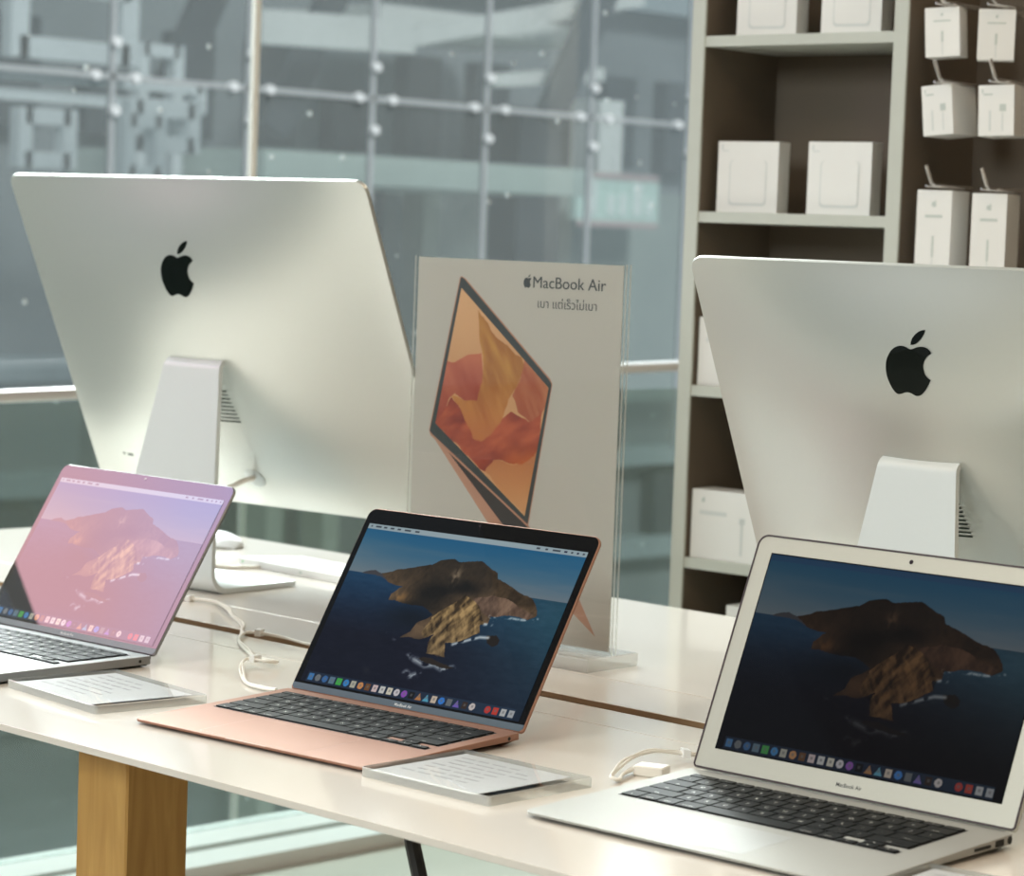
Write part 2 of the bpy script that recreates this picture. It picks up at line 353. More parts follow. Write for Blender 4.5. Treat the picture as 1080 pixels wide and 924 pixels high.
def paint_mesh(name, img, place):
    """grid mesh, one vertex per sample, coloured by the 'paint' attribute; place(u,v)->xyz arrays"""
    ny, nx, _ = img.shape
    u, v = np.meshgrid(np.linspace(0, 1, nx), np.linspace(0, 1, ny))
    P = np.stack(place(u, v), -1).reshape(-1, 3)
    i = np.arange(ny * nx).reshape(ny, nx)
    F = np.stack([i[1:, :-1], i[1:, 1:], i[:-1, 1:], i[:-1, :-1]], -1).reshape(-1, 4)
    me = bpy.data.meshes.new(name); me.vertices.add(len(P)); me.vertices.foreach_set('co', P.ravel().astype(np.float32))
    me.loops.add(F.size); me.loops.foreach_set('vertex_index', F.ravel().astype(np.int32))
    me.polygons.add(len(F)); me.polygons.foreach_set('loop_start', (np.arange(len(F)) * 4).astype(np.int32))
    me.update(calc_edges=True)
    at = me.color_attributes.new('paint', 'FLOAT_COLOR', 'POINT')
    c = np.ones((ny * nx, 4), np.float32); c[:, :3] = lin_np(img.reshape(-1, 3)); at.data.foreach_set('color', c.ravel())
    return me

# ------------------------------------------------------------------- setting
mb = MB(); mb.box(-3.84, 2.6, -2.2, 4.9, -0.1, 0.0); struct(mb.build('floor', M_floor))
mb = MB(); mb.box(-3.84, 2.6, -2.2, 4.9, 2.95, 3.05); struct(mb.build('ceiling', M_ceil))
mb = MB(); mb.box(-3.84, 2.6, 4.8, 4.9, 0, 2.95); struct(mb.build('wall_back', M_wall))
mb = MB(); mb.box(2.5, 2.6, -2.2, 4.8, 0, 2.95); struct(mb.build('wall_right', M_wall))
mb = MB(); mb.box(-3.84, 2.5, -2.2, -2.1, 0, 2.95); struct(mb.build('wall_front', M_wall))
# window wall on the left: white kerb, slim mullion, two panes
mb = MB(); mb.box(-3.88, -3.785, -2.2, 4.9, 0, 0.03); struct(mb.build('trim_1', M_kerb))
mb = MB(); mb.box(-4.05, -3.915, -2.2, 6.9, -0.1, 0.03); struct(mb.build('trim_2', M_kerb))
mb = MB(); mb.box(-4.226, -4.214, 3.522, 3.536, -0.6, 2.95); struct(mb.build('trim_3', M_frame))
for k, (a, b) in enumerate(((-2.2, 3.522), (3.536, 6.9))):
    mb = MB(); mb.box(-4.222, -4.218, a, b, -0.6, 2.95); struct(mb.build('window_%d' % (k + 1), M_pane))
# balustrade inside the window
bal = thing('glass_balustrade', 'glass balustrade with a pale steel handrail along the window wall', 'railing', (-3.9, 2.3, 0))
mb = MB(); mb.box(-.120, -.108, -3.5, 2.55, 0.031, 0.885); mb.build('glass_panel', M_balu, bal)
mb = MB(); mb.box(-.016, .016, -3.5, 2.55, 0.0, 0.012); mb.build('glass_channel', M_green, bal)
mb = MB()
prof = rrect(-.022, .022, -.011, .011, .006, 3)
mb.rings([[(px + .02, y, pz + TZ + .150 + (y / 2.45) * .0516 * (1 if y > -1 else 1) - .0) for px, pz in prof] for y in (-1.2, 0, 1.2, 2.5)])
mb.build('handrail', M_rail, bal, smooth=True)

# ------------------------------------------------------------- display table
tab = thing('display_table', 'long white glossy display table on pale wooden legs', 'table', (-1.55, 2.0, 0))
def slab(x0, x1, y0, y1, name):
    b = MB(); b.prism([(x0, y0), (x1, y0), (x1, y1), (x0, y1)], TZ - .0065, TZ, 0, .0004)
    o = b.build(name, [M_white], tab, (0, 0, 0)); return o
ox, oy = 1.55, -2.0
for (y0, y1) in ((1.4165, 1.8838), (1.8856, 1.9520), (1.9800, 2.0912), (2.093, 2.5806)):
    slab(-3.333 + ox, 0.4 + ox, y0 + oy, y1 + oy, 'top_panel')
b = MB(); b.box(-3.25 + ox, .3 + ox, 1.86 + oy, 2.11 + oy, TZ - .045, TZ - .0307); b.build('cable_tray', M_gap, tab)
b = MB(); b.box(-3.33 + ox, .4 + ox, 1.9795 + oy, 1.9799 + oy, TZ - .0064, TZ - .0006); b.build('edge_band', M_gap, tab)
b = MB(); b.box(-3.30 + ox, .37 + ox, 1.62 + oy, 2.40 + oy, TZ - .0305, TZ - .0067); b.build('top_underlay', M_edge, tab)
for (x, y) in ((-1.987, 1.536), (-1.987, 2.46), (.15, 1.536), (.15, 2.46)):
    b = MB(); w, d = .0388, .036; ch = .002
    poly = [(x + ox - w, y + oy - d + ch), (x + ox - w + ch, y + oy - d), (x + ox + w - ch, y + oy - d), (x + ox + w, y + oy - d + ch), (x + ox + w, y + oy + d), (x + ox - w, y + oy + d)]
    b.prism(poly, 0, TZ - .0067); b.build('leg', M_wood, tab)

# --------------------------------------------------------------------- logos
BODY = [(0.045, 0.205), (-0.033, 0.235), (-0.115, 0.248), (-0.206, 0.224), (-0.28, 0.166), (-0.333, 0.085), (-0.368, -0.002), (-0.38, -0.112), (-0.37, -0.22), (-0.34, -0.312), (-0.294, -0.41), (-0.247, -0.469), (-0.201, -0.494), (-0.147, -0.486), (-0.091, -0.463), (-0.037, -0.454), (0.02, -0.466), (0.074, -0.493), (0.123, -0.5), (0.178, -0.48), (0.233, -0.427), (0.293, -0.345), (0.347, -0.241), (0.292, -0.199), (0.255, -0.139), (0.24, -0.056), (0.254, 0.022), (0.289, 0.085), (0.332, 0.129), (0.38, 0.16), (0.336, 0.218), (0.275, 0.248), (0.208, 0.252), (0.137, 0.237)]
LEAF = [(0.047, 0.27), (0.057, 0.332), (0.099, 0.403), (0.163, 0.46), (0.229, 0.491), (0.282, 0.5), (0.267, 0.451), (0.231, 0.388), (0.174, 0.323), (0.104, 0.278)]
SHARP = {23 - 1, 29}
def smooth_poly(poly, sharp=(), n=4):
    out = []; N = len(poly)
    for i in range(N):
        p0, p1, p2, p3 = (Vector(poly[(i + k) % N]) for k in (-1, 0, 1, 2))
        if i in sharp: p0 = p1 - (p2 - p1)
        if (i + 1) % N in sharp: p3 = p2 + (p2 - p1)
        for k in range(n):
            t = k / n
            q = 0.5 * ((2 * p1) + (p2 - p0) * t + (2 * p0 - 5 * p1 + 4 * p2 - p3) * t * t + (3 * p1 - p0 - 3 * p2 + p3) * t ** 3)
            out.append((q.x, q.y))
    return out
BODY_S = smooth_poly(BODY, SHARP); LEAF_S = smooth_poly(LEAF, {0, 5})
def tri_fill(polys):
    bm = bmesh.new()
    for poly in polys:
        vs = [bm.verts.new((x, y, 0)) for x, y in poly]
        for i in range(len(vs)): bm.edges.new((vs[i - 1], vs[i]))
    bmesh.ops.triangle_fill(bm, use_beauty=True, edges=bm.edges[:])
    bm.verts.index_update(); vs = [tuple(v.co[:2]) for v in bm.verts]; fs = [tuple(v.index for v in f.verts) for f in bm.faces]; bm.free()
    return vs, fs
def add_logo(mb, size, fn, mi=0):
    for poly in (BODY_S, LEAF_S):
        vs, fs = tri_fill([poly]); mb.add([fn(x * size, y * size) for x, y in vs], fs, mi)

# ------------------------------------------------------------------- laptops
ROWS = [
    (0.55, ['esc'] + ['F%d' % i for i in range(1, 13)] + [''], [1.5] + [1] * 12 + [1]),
    (1, list('`1234567890-=') + ['delete'], [1] * 13 + [1.5]),
    (1, ['tab'] + list('QWERTYUIOP[]\\'), [1.5] + [1] * 13),
    (1, ['caps'] + list("ASDFGHJKL;'") + ['return'], [1.75] + [1] * 11 + [1.75]),
    (1, ['shift'] + list('ZXCVBNM,./') + ['shift'], [2.25] + [1] * 10 + [2.25]),
    (1, ['fn', 'control', 'option', 'command', '', 'command', 'option'], [1, 1, 1, 1.25, 5, 1.25, 1])]
KEYCACHE = {}
def key_mesh(w, h, leg):
    k = (round(w, 5), round(h, 5), leg)
    if k in KEYCACHE: return KEYCACHE[k]
    b = MB(); g = .0009
    r0 = rrect(-w / 2 + g, w / 2 - g, -h / 2 + g, h / 2 - g, .0014, 2); r1 = inset(r0, .0003)
    b.rings([[(x, y, 0) for x, y in r0], [(x, y, .0009) for x, y in r0], [(x, y, .0012) for x, y in r1]], 0, cap0=False)
    if leg:
        one = len(leg) == 1; sz = .0052 if one else .0026
        if one: add_text(b, leg, sz, lambda x, y: (x, y, .00126), 'c', 1)
        else:
            L = leg in ('tab', 'caps', 'shift', 'fn', 'control', 'option', 'command')
            add_text(b, leg, sz if not leg.startswith('F') else .0022, lambda x, y: (x, y - h * .22 if h > .012 else y, .00126), 'c', 1)
    me = bpy.data.meshes.new('key'); me.from_pydata(b.v, [], b.f)
    me.materials.append(M_key); me.materials.append(M_legend); me.polygons.foreach_set('material_index', b.m); me.update()
    KEYCACHE[k] = me; return me
NXD, NYD = 440, 275
IMG_A = paint_desktop(NXD, NYD); IMG_B = paint_desktop(NXD, NYD, dim=True)
DW, DH = .2865, .179
def disp_mesh(img, nm): return paint_mesh(nm, img, lambda u, v: ((u - .5) * DW, 0 * u, DH * (1 - v)))
DISP_A = disp_mesh(IMG_A, 'island_desktop'); DISP_B = disp_mesh(IMG_B, 'island_desktop_dim')

def make_laptop(spec):
    S = spec; W, D, zf, zr = S['W'], S['D'], S['zf'], S['zr']
    root = thing('laptop', S['label'], 'laptop', (S['x'], S['y'], TZ), S['rot'], 'open laptops on the display table')
    MAT = S['mat']; yb = -.0065; yf = -D
    zt = lambda y: zr + (zf - zr) * (y - 0) / (-D)
    # base: thin tapered body with undercut rim
    out = rrect(-W / 2, W / 2, yf, yb, [.011, .011, .003, .003], 6)
    i1 = inset(out, .0005); i2 = inset(out, S['under']); tf, tr = S['tf'], S['tr']
    te = lambda y: tr + (tf - tr) * (y - yb) / (yf - yb)
    b = MB()
    b.rings([[(x, y, .0009) for x, y in i2], [(x, y, max(.0013, zt(y) - te(y))) for x, y in out], [(x, y, zt(y) - .0005) for x, y in out], [(x, y, zt(y)) for x, y in i1]])
    base = b.build('base', MAT, root, smooth=True)
    for fx in (-1, 1):
        for fy in (yf + .03, yb - .02):
            b = MB(); b.prism([(fx * (W / 2 - .035) + .006 * math.cos(a * PI / 6), fy + .006 * math.sin(a * PI / 6)) for a in range(12)], 0, .0012); b.build('rubber_foot', M_black, base)
    # finger notch on the front edge
    b = MB(); b.box(-.026, .026, yf - .00015, yf + .004, zt(yf) - .0012, zt(yf) + .00008); b.build('finger_notch', S['mat2'], base)
    alpha = math.atan((zr - zf) / D)
    # keyboard
    kw, ky0, ky1, kx = S['kw'], S['ky0'], S['ky1'], S.get('kx', 0)      # front, back
    un = kw / 14.5; kd = ky1 - ky0; rh = kd / 5.55
    yc = (ky0 + ky1) / 2
    gaps = rh / 2
    xr = kw / 2; ax = xr - 3 * un
    well = [(-xr - .001, -kd / 2 - .001), (ax - .0005, -kd / 2 - .001), (ax + un * 3 + .001, -kd / 2 - .001), (xr + .001, kd / 2 + .001), (-xr - .001, kd / 2 + .001)]
    well = [(-xr - .001, -kd / 2 - .001), (xr + .001, -kd / 2 - .001), (xr + .001, -kd / 2 + gaps), (ax + 2 * un, -kd / 2 + gaps), (ax + 2 * un, -kd / 2 + rh), (ax + un, -kd / 2 + rh), (ax + un, -kd / 2 + gaps), (ax, -kd / 2 + gaps), (ax, -kd / 2 + rh), (xr + .001, -kd / 2 + rh)]
    well = [(-xr - .001, -kd / 2 - .001), (xr + .001, -kd / 2 - .001), (xr + .001, -kd / 2 + gaps), (ax + 2 * un, -kd / 2 + gaps), (ax + 2 * un, -kd / 2 + rh), (xr + .001, -kd / 2 + rh), (xr + .001, kd / 2 + .001), (-xr - .001, kd / 2 + .001), (-xr - .001, 0)]
    vs, fs = tri_fill([well]); b = MB(); b.add([(x, y, .00012) for x, y in vs], fs)
    kb = b.build('keyboard', M_well, root, (kx, yc, zt(yc)), (alpha, 0, 0), fix=False)
    for p in kb.data.polygons:
        if p.normal.z < 0: p.flip()
    y = kd / 2
    for (hh, legs, ws) in ROWS:
        h = rh * hh; x = -xr; y -= h
        sc = 14.5 / sum(ws) if abs(sum(ws) - 14.5) < 1.2 and len(ws) > 8 else 1
        for leg, w in zip(legs, ws):
            link('key', key_mesh(w * un * sc, h, leg), kb, (x + w * un * sc / 2, y + h / 2, .0002)); x += w * un * sc
        if len(ws) == 7:
            for (dx, dy, leg) in ((.5, .25, '<'), (1.5, .25, 'v'), (1.5, .75, '^'), (2.5, .25, '>')):
                link('key', key_mesh(un, rh / 2, leg), kb, (ax + dx * un, y + dy * rh, .0002))
    # bare metal beside the half-height left arrow key
    b = MB(); b.box(ax + .0006, ax + un - .0004, -kd / 2 + gaps + .0005, -kd / 2 + rh - .0008, 0.0001, .0005); b.build('arrow_key_surround', MAT, kb)
    # trackpad
    tw, ty0, ty1 = S['tw'], S['ty0'], S['ty1']; tc = (ty0 + ty1) / 2
    b = MB()
    ro = rrect(-tw / 2, tw / 2, ty0 - tc, ty1 - tc, .004, 4); ri = inset(ro, .0006)
    b.rings([[(x, y, .0001) for x, y in ro], [(x, y, .0001) for x, y in ri]], 1, False, False)
    b.rings([[(x, y, .00004) for x, y in ri], [(x, y, .00014) for x, y in ri]], 0, False, True)
    b.build('trackpad', [S['mat_tp'], S['mat2']], root, (kx * 1.0, tc, zt(tc)), (alpha, 0, 0))
    # right-hand ports
    for (py, w_, h_) in S['ports']:
        zc = zt(py) - te(py) * .55
        b = MB(); n = 12
        if abs(w_ - h_) < 1e-6: prof = [(w_ / 2 * math.cos(2 * PI * k / n), h_ / 2 * math.sin(2 * PI * k / n)) for k in range(n)]
        else: prof = rrect(-w_ / 2, w_ / 2, -h_ / 2, h_ / 2, .0004, 2)
        b.rings([[(W / 2 - .001, py + a, zc + c) for a, c in prof], [(W / 2 + .0003, py + a, zc + c) for a, c in prof]]); b.build('port', M_hole, base)
    # hinge
    b = MB(); n = 14
    b.rings([[(x, .0040 * math.cos(2 * PI * k / n), .0040 * math.sin(2 * PI * k / n)) for k in range(n)] for x in (-W / 2 + .012, W / 2 - .012)])
    b.build('hinge', S['hingemat'], root, (0, -.0015, .0075), smooth=True)
    # lid
    LL, LW, th = S['lidL'], W, S['th']
    lo = rrect(-LW / 2, LW / 2, 0, LL, [.004, .004, S['lr'], S['lr']], 8); li = inset(lo, .0008)
    b = MB()
    b.rings([[(x, 0.0003, z) for x, z in li], [(x, .001, z) for x, z in lo], [(x, th - .0012, z) for x, z in lo], [(x, th, z) for x, z in inset(lo, .002)]])
    lid = b.build('lid', S['lidmat'], root, (0, -.004, S['hz']), (-S['tilt'], 0, 0), smooth=True)
    dz = LL - S['top'] - DH
    if S['style'] == 'glass':
        g = inset(lo, .0012); chz = dz - .0022
        glass = [p for p in g if p[1] > chz]
        x0 = -LW / 2 + .0012
        glass = [(x0, chz), (-x0, chz)] + [p for p in g if p[1] > chz + .002]
        b = MB(); b.rings([[(x, .0004, z) for x, z in glass], [(x, -.0001, z) for x, z in glass]]); b.build('screen_glass', S['glassmat'], lid)
        ch = [(x0 + .003, .0012), (-x0 - .003, .0012), (-x0, .004), (-x0, chz), (x0, chz), (x0, .004)]
        b = MB(); b.rings([[(x, .0004, z) for x, z in ch], [(x, -.0001, z) for x, z in ch]]); b.build('chin', S['chinmat'], lid)
        b = MB(); add_text(b, S['text'], .0042, lambda x, y: (x, -.0002, y + chz * .54), 'c', 0, .01); b.build('wordmark', M_chintext, lid, fix=False)
        cz = LL - .0052
    else:
        b = MB(); gk = rrect(-LW / 2 + .0006, LW / 2 - .0006, .0006, LL - .0006, [.004, .004, S['lr'] - .0006, S['lr'] - .0006], 8); gi = inset(gk, .0016)
        b.rings([[(x, .0002, z) for x, z in gk], [(x, -.0007, z) for x, z in gk], [(x, -.0007, z) for x, z in gi], [(x, .0002, z) for x, z in gi]], 0, False, False); b.build('rubber_seal', M_gasket, lid)
        b = MB(); b.rings([[(x, .0003, z) for x, z in gi], [(x, -.0002, z) for x, z in gi]]); b.build('bezel', M_lidsilver, lid)
        m = .0012; b = MB(); b.box(-DW / 2 - m, DW / 2 + m, -.00025, 0, dz - m, dz + DH + m); b.build('screen_surround', M_glass_black, lid)
        b = MB(); add_text(b, S['text'], .0048, lambda x, y: (x, -.0003, y + dz * .47), 'c', 0, .01); b.build('wordmark', M_darktext, lid, fix=False)
        cz = LL - S['top'] * .5
    d = link('display', S['disp'], lid, (0, -.00045, dz)); d.data = S['disp'].copy(); d.data.materials.clear(); d.data.materials.append(S['dispmat'])
    b = MB(); b.rings([[(S.get('camr', .0014) * math.cos(k * PI / 6), y, S.get('camr', .0014) * math.sin(k * PI / 6)) for k in range(12)] for y in (0, -.0003)])
    b.build('camera_dot', S['cammat'], lid, (0, -.0002, cz))
    return root

M_cam = pbr('camera_lens', (0.02, 0.012, 0.02, 1), 0.2)
M_camw = pbr('camera_glint', (0.8, 0.8, 0.85, 1), 0.2)
D_A2 = screen_mat('screen_bright', 1.0, ior=1.3); D_A1 = screen_mat('screen_reflecting', 1.1, ior=2.1, rough=0.02); D_B = screen_mat('screen_dim', 1.0, ior=1.22, rough=0.05)
M_gl1 = pbr('mirror_glass', (0.004, 0.004, 0.005, 1), 0.03, ior=2.1)
M_rose_d = pbr('rose_shadow_line', (0.42, 0.25, 0.19, 1), 0.4, metal=0.4)
M_silver_d = pbr('silver_shadow_line', (0.42, 0.42, 0.40, 1), 0.4, metal=0.4)
M_silver_t = pbr('silver_trackpad', (0.42, 0.43, 0.42, 1), 0.46, metal=0.4, spec=.25)
M_space_d = pbr('grey_shadow_line', (0.2, 0.2, 0.2, 1), 0.4, metal=0.4)
# 1: dark grey laptop at the left
make_laptop(dict(label='dark grey laptop at the left end, screen covered by a pink reflection', x=-2.3629, y=1.7328, rot=.0252, tilt=.5609, W=.3041, D=.2124, zf=.0112, zr=.0118, tf=.0085, tr=.0085, under=.006,
    mat=M_space, mat2=M_space_d, mat_tp=M_space, kw=.272, ky0=-.1225, ky1=-.024, tw=.132, ty0=-.208, ty1=-.128, ports=((-.022, .0036, .0036),), hingemat=M_black, lidL=.207, lr=.010, th=.0042, hz=.0115, lidmat=M_space,
    top=.0179, style='glass', glassmat=M_gl1, chinmat=M_chin_l, text='MacBook Pro', disp=DISP_A, dispmat=D_A1, cammat=M_camw, camr=.0011))
# 2: rose gold laptop in the middle
make_laptop(dict(label='rose gold laptop in the middle with a black keyboard and bright island screen', x=-1.8306, y=1.741, rot=.0703, tilt=.5543, W=.3041, D=.2124, zf=.0048, zr=.0118, tf=.0022, tr=.0062, under=.020,
    mat=M_rose, mat2=M_rose_d, mat_tp=M_rose, kw=.274, ky0=-.1215, ky1=-.0235, tw=.136, ty0=-.206, ty1=-.1305, ports=((-.022, .0036, .0036),), hingemat=M_rose_d, lidL=.207, lr=.010, th=.0042, hz=.011, lidmat=M_rose,
    top=.0179, style='glass', glassmat=M_glass_black, chinmat=M_chin, text='MacBook Air', disp=DISP_A, dispmat=D_A2, cammat=M_cam))
# 3: silver laptop at the right
make_laptop(dict(label='silver laptop at the right with a wide silver bezel and dim island screen', x=-1.3133, y=1.7634, rot=.0432, tilt=.4024, W=.325, D=.227, zf=.0050, zr=.0125, tf=.0020, tr=.0078, under=.020,
    mat=M_silver, mat2=M_silver_d, mat_tp=M_silver_t, kw=.274, ky0=-.127, ky1=-.0245, kx=-.006, tw=.108, ty0=-.214, ty1=-.1425, ports=((-.052, .024, .0026), (-.027, .0125, .0052), (-.012, .0066, .0066)), hingemat=M_silver_d, lidL=.218, lr=.011, th=.0045, hz=.013, lidmat=M_lidsilver,
    top=.018, style='alu', chinmat=M_chin, text='MacBook Air', disp=DISP_B, dispmat=D_B, cammat=M_cam, camr=.0020))

# --------------------------------------------------------- desktop computers
def make_desktop(S):
    W, H, zb, t, B = S['W'], S['H'], S['zb'], S['tilt'], S['bul']
    k = S['k']
    root = thing('desktop_computer', S['label'], 'desktop computer', (S['x'], S['y'], TZ), S['rot'], 'all-in-one desktop computers seen from behind')
    edge = .0055
    yc = H * .47
    def dep(x, z):
        a = min(1, abs(x) / (W / 2)); c = min(1, abs(z - yc) / (yc if z < yc else H - yc))
        return edge + B * (max(0, 1 - a ** 2) ** 1.5) * (max(0, 1 - c ** 2.7) ** 1.12)
    out = rrect(-W / 2, W / 2, 0, H, S['cr'], 10)
    out2 = []
    for i, p in enumerate(out):          # subdivide long sides
        q = out[(i + 1) % len(out)]; L = math.dist(p, q); n = max(1, int(L / .02))
        out2 += [(p[0] + (q[0] - p[0]) * j / n, p[1] + (q[1] - p[1]) * j / n) for j in range(n)]
    rings = []
    ts = [1 - (i / 22) ** 1.15 * .985 for i in range(23)]
    rings.append([(x, 0, z) for x, z in out2])
    rings.append([(x, -edge + .0008, z) for x, z in out2])
    for f in ts:
        rg = []
        for x, z in out2:
            X, Z = x * f * (1 if f < 1 else .9985), yc + (z - yc) * f * (1 if f < 1 else .9985)
            rg.append((X, -dep(X, Z), Z))
        rings.append(rg)
    b = MB(); b.rings(rings, 0, True, True)
    shell = b.build('back_shell', M_shell, root, (0, 0, zb), (t, 0, 0), smooth=True)
    b = MB(); g = inset(out, .003); b.rings([[(x, .0001, z) for x, z in g], [(x, .002, z) for x, z in g]]); b.build('front_glass', M_glass_black, shell)
    # logo
    b = MB(); add_logo(b, S['lh'], lambda x, y: (x * 1.13, -dep(x * 1.13, y + S['lz']) - .0006, y + S['lz'])); lg = b.build('logo', M_logo, shell, fix=False)
    for p in lg.data.polygons:
        if p.normal.y > 0: p.flip()
    # vent slots behind the stand
    b = MB()
    for i in range(9):
        z = S['vz0'] + (S['vz1'] - S['vz0']) * i / 8; hw = .0480 * k * (1.0 - .16 * i / 8)
        hh = .00085 * k
        n = 6
        for j in range(n):
            xa, xb = -hw + 2 * hw * j / n, -hw + 2 * hw * (j + 1) / n
            b.add([(xa, -dep(xa, z) - .0007, z - hh), (xb, -dep(xb, z) - .0007, z - hh), (xb, -dep(xb, z) - .0007, z + hh), (xa, -dep(xa, z) - .0007, z + hh)], [(0, 1, 2, 3)])
    b.build('vent', M_vent, shell, fix=False)
    # memory door outline
    # power inlet disc
    if S.get('cord'):
        cx, cz = .020 * k, .060 * k
        b = MB(); n = 24
        b.rings([[(cx + r * math.cos(2 * PI * j / n), -dep(cx, cz) - h + (r * math.sin(2 * PI * j / n)) * -.22, cz + r * math.sin(2 * PI * j / n)) for j in range(n)] for r, h in ((.0165, -.004), (.0165, .0012), (.0150, .0020))]); b.build('power_inlet', M_boxgrey if 0 else M_stand, shell, smooth=True)
        M = shell.rotation_euler.to_matrix()
        p0 = M @ Vector((cx, -dep(cx, cz) - .002, cz)) + Vector((0, 0, zb))
        pts = [p0, p0 + Vector((-.006, -.02, -.006)), p0 + Vector((-.03, -.035, -.022)), p0 + Vector((-.07, -.035, -.05)), p0 + Vector((-.10, -.01, -.09)), Vector((-.09, -.02, .004)), Vector((-.02, .1, .004))]
        b = MB(); b.tube(bez(pts, 8), [.0052] * 5 + [.0036] * 60, 10) if 0 else b.tube(bez(pts, 8), .0038, 10); b.build('power_cord', M_cable, root, smooth=True)
    # ports: a thin row low on the left, plus a lock slot at the right
    for (px, pw) in S['ports']:
        b = MB(); pz = .062 * k
        b.add([(px - pw, -dep(px, pz) - .0007, pz - .0016), (px + pw, -dep(px, pz) - .0007, pz - .0016), (px + pw, -dep(px, pz) - .0007, pz + .0016), (px - pw, -dep(px, pz) - .0007, pz + .0016)], [(0, 1, 2, 3)]); b.build('port', M_vent, shell, fix=False)
    lx, lz = .413 * W, .05 * k; b = MB(); n = 16
    b.rings([[(lx + r * math.cos(2 * PI * j / n), -dep(lx, lz) - .0008, lz + r * math.sin(2 * PI * j / n)) for j in range(n)] for r in (.005, .0038)], 0, False, False); b.build('lock_slot', M_shelf, shell, fix=False)
    # stand: bent sheet with a cable hole
    hw0, hw1 = .050 * k, .098 * k          # half width at the hinge, at the foot
    yb_, yt, zt_ = S['sy_b'], S['sy_t'], S['sz_t']
    R = .020 * k
    prof = []                              # (y,z) centre line
    prof.append((yt + .060 * k, zt_ - .002)); prof.append((yt + .030 * k, zt_ + .0012))
    for j in range(7):
        a = PI / 2 * j / 6; prof.append((yt + .014 * k - .014 * k * math.sin(a) , zt_ - .012 * k + .012 * k * math.cos(a)))
    nseg = 14
    y0, z0 = prof[-1]; y1, z1 = yb_, R + .004
    i_str = len(prof) - 1
    for j in range(1, nseg + 1): prof.append((y0 + (y1 - y0) * j / nseg, z0 + (z1 - z0) * j / nseg))
    i_end = len(prof) - 1
    for j in range(1, 8):
        a = PI / 2 * j / 7; prof.append((yb_ + R * (1 - math.cos(a)), .004 + R * (1 - math.sin(a))))
    for y in (.06, .10, S['foot']): prof.append((yb_ + y * k + .0, .004))
    def hw(z): return hw1 + (hw0 - hw1) * min(1, max(0, z / zt_)) ** 0.9
    b = MB()
    hz0, hr = S['hole_z'], .024 * k
    rows_in = [i for i in range(i_str, i_end + 1) if abs(prof[i][1] - hz0) < hr * 1.5]
    ia, ib = rows_in[0], rows_in[-1]
    vs = []; fs = []
    def row(i): y, z = prof[i]; w = hw(z); return [(-w + 2 * w * j / 6, y, z) for j in range(7)]
    idx = {}
    for i in range(len(prof)):
        if ia < i < ib: continue
        idx[i] = len(vs); vs += row(i)
    for i in range(len(prof) - 1):
        if ia <= i < ib: continue
        a, c = idx[i], idx[i + 1]
        for j in range(6): fs.append((a + j, a + j + 1, c + j + 1, c + j))
    # band with the round hole
    def onl(z): 
        yA, zA = prof[ia]; yB, zB = prof[ib]; tt = (z - zA) / (zB - zA); return yA + (yB - yA) * tt
    per = [(vs[idx[ia] + j]) for j in range(7)]
    right = [(hw(z), onl(z), z) for z in np.linspace(prof[ia][1], prof[ib][1], 7)[1:-1]]
    bot = [vs[idx[ib] + j] for j in range(6, -1, -1)]
    left = [(-hw(z), onl(z), z) for z in np.linspace(prof[ib][1], prof[ia][1], 7)[1:-1]]
    loop = per + right + bot + left
    o0 = len(vs); vs += loop; o1 = len(vs); N = len(loop)
    circ = []
    for (x, y, z) in loop:
        a = math.atan2(z - hz0, x); circ.append((hr * math.cos(a), onl(hz0 + hr * math.sin(a)), hz0 + hr * math.sin(a)))
    vs += circ
    for j in range(N): fs.append((o0 + j, o0 + (j + 1) % N, o1 + (j + 1) % N, o1 + j))
    b.add(vs, fs)
    st = b.build('stand', M_stand, root, smooth=True)
    bm = bmesh.new(); bm.from_mesh(st.data); bmesh.ops.remove_doubles(bm, verts=bm.verts[:], dist=1e-5); bmesh.ops.recalc_face_normals(bm, faces=bm.faces[:]); bm.to_mesh(st.data); bm.free()
    md = st.modifiers.new('thickness', 'SOLIDIFY'); md.thickness = .0068 * k; md.offset = 0
    es = st.modifiers.new('crisp_edges', 'EDGE_SPLIT'); es.split_angle = math.radians(35)
    # dark hinge slot where the stand enters the shell
    b = MB(); b.box(-hw0 - .0015, hw0 + .0015, yt + .010 * k, yt + .07 * k, zt_ + .0036, zt_ + .0056); b.build('hinge_slot', M_hole, root)
    return root
def bez(pts, n=6):
    pts = [Vector(p) for p in pts]; out = []
    for i in range(len(pts) - 1):
        p0 = pts[i - 1] if i else pts[0] * 2 - pts[1]; p1, p2 = pts[i], pts[i + 1]; p3 = pts[i + 2] if i + 2 < len(pts) else p2 * 2 - p1
        for k in range(n):
            t = k / n; out.append(0.5 * ((2 * p1) + (p2 - p0) * t + (2 * p0 - 5 * p1 + 4 * p2 - p3) * t * t + (3 * p1 - p0 - 3 * p2 + p3) * t ** 3))
    out.append(pts[-1]); return out
make_desktop(dict(label='larger silver desktop computer at the left, seen from behind, in front of the window', x=-2.7189, y=2.3255, rot=.099, tilt=.4148, W=.65, H=.475, zb=.0967, bul=.053, cr=.016, k=1.0,
    lh=.0715, lz=.365, vz0=.154, vz1=.199, cord=True, ports=((-.252, .002), (-.236, .006)), sy_b=-.200, sy_t=-.156, sz_t=.2945, foot=.148, hole_z=.112))
make_desktop(dict(label='smaller silver desktop computer at the right, seen from behind, in front of the shelves', x=-1.4426, y=2.157, rot=.015, tilt=.412, W=.528, H=.405, zb=.0868, bul=.045, cr=.014, k=.86,
    lh=.0600, lz=.322, vz0=.152, vz1=.186, cord=False, ports=((-.2, .005),), sy_b=-.176, sy_t=-.140, sz_t=.2755, foot=.150, hole_z=.10))

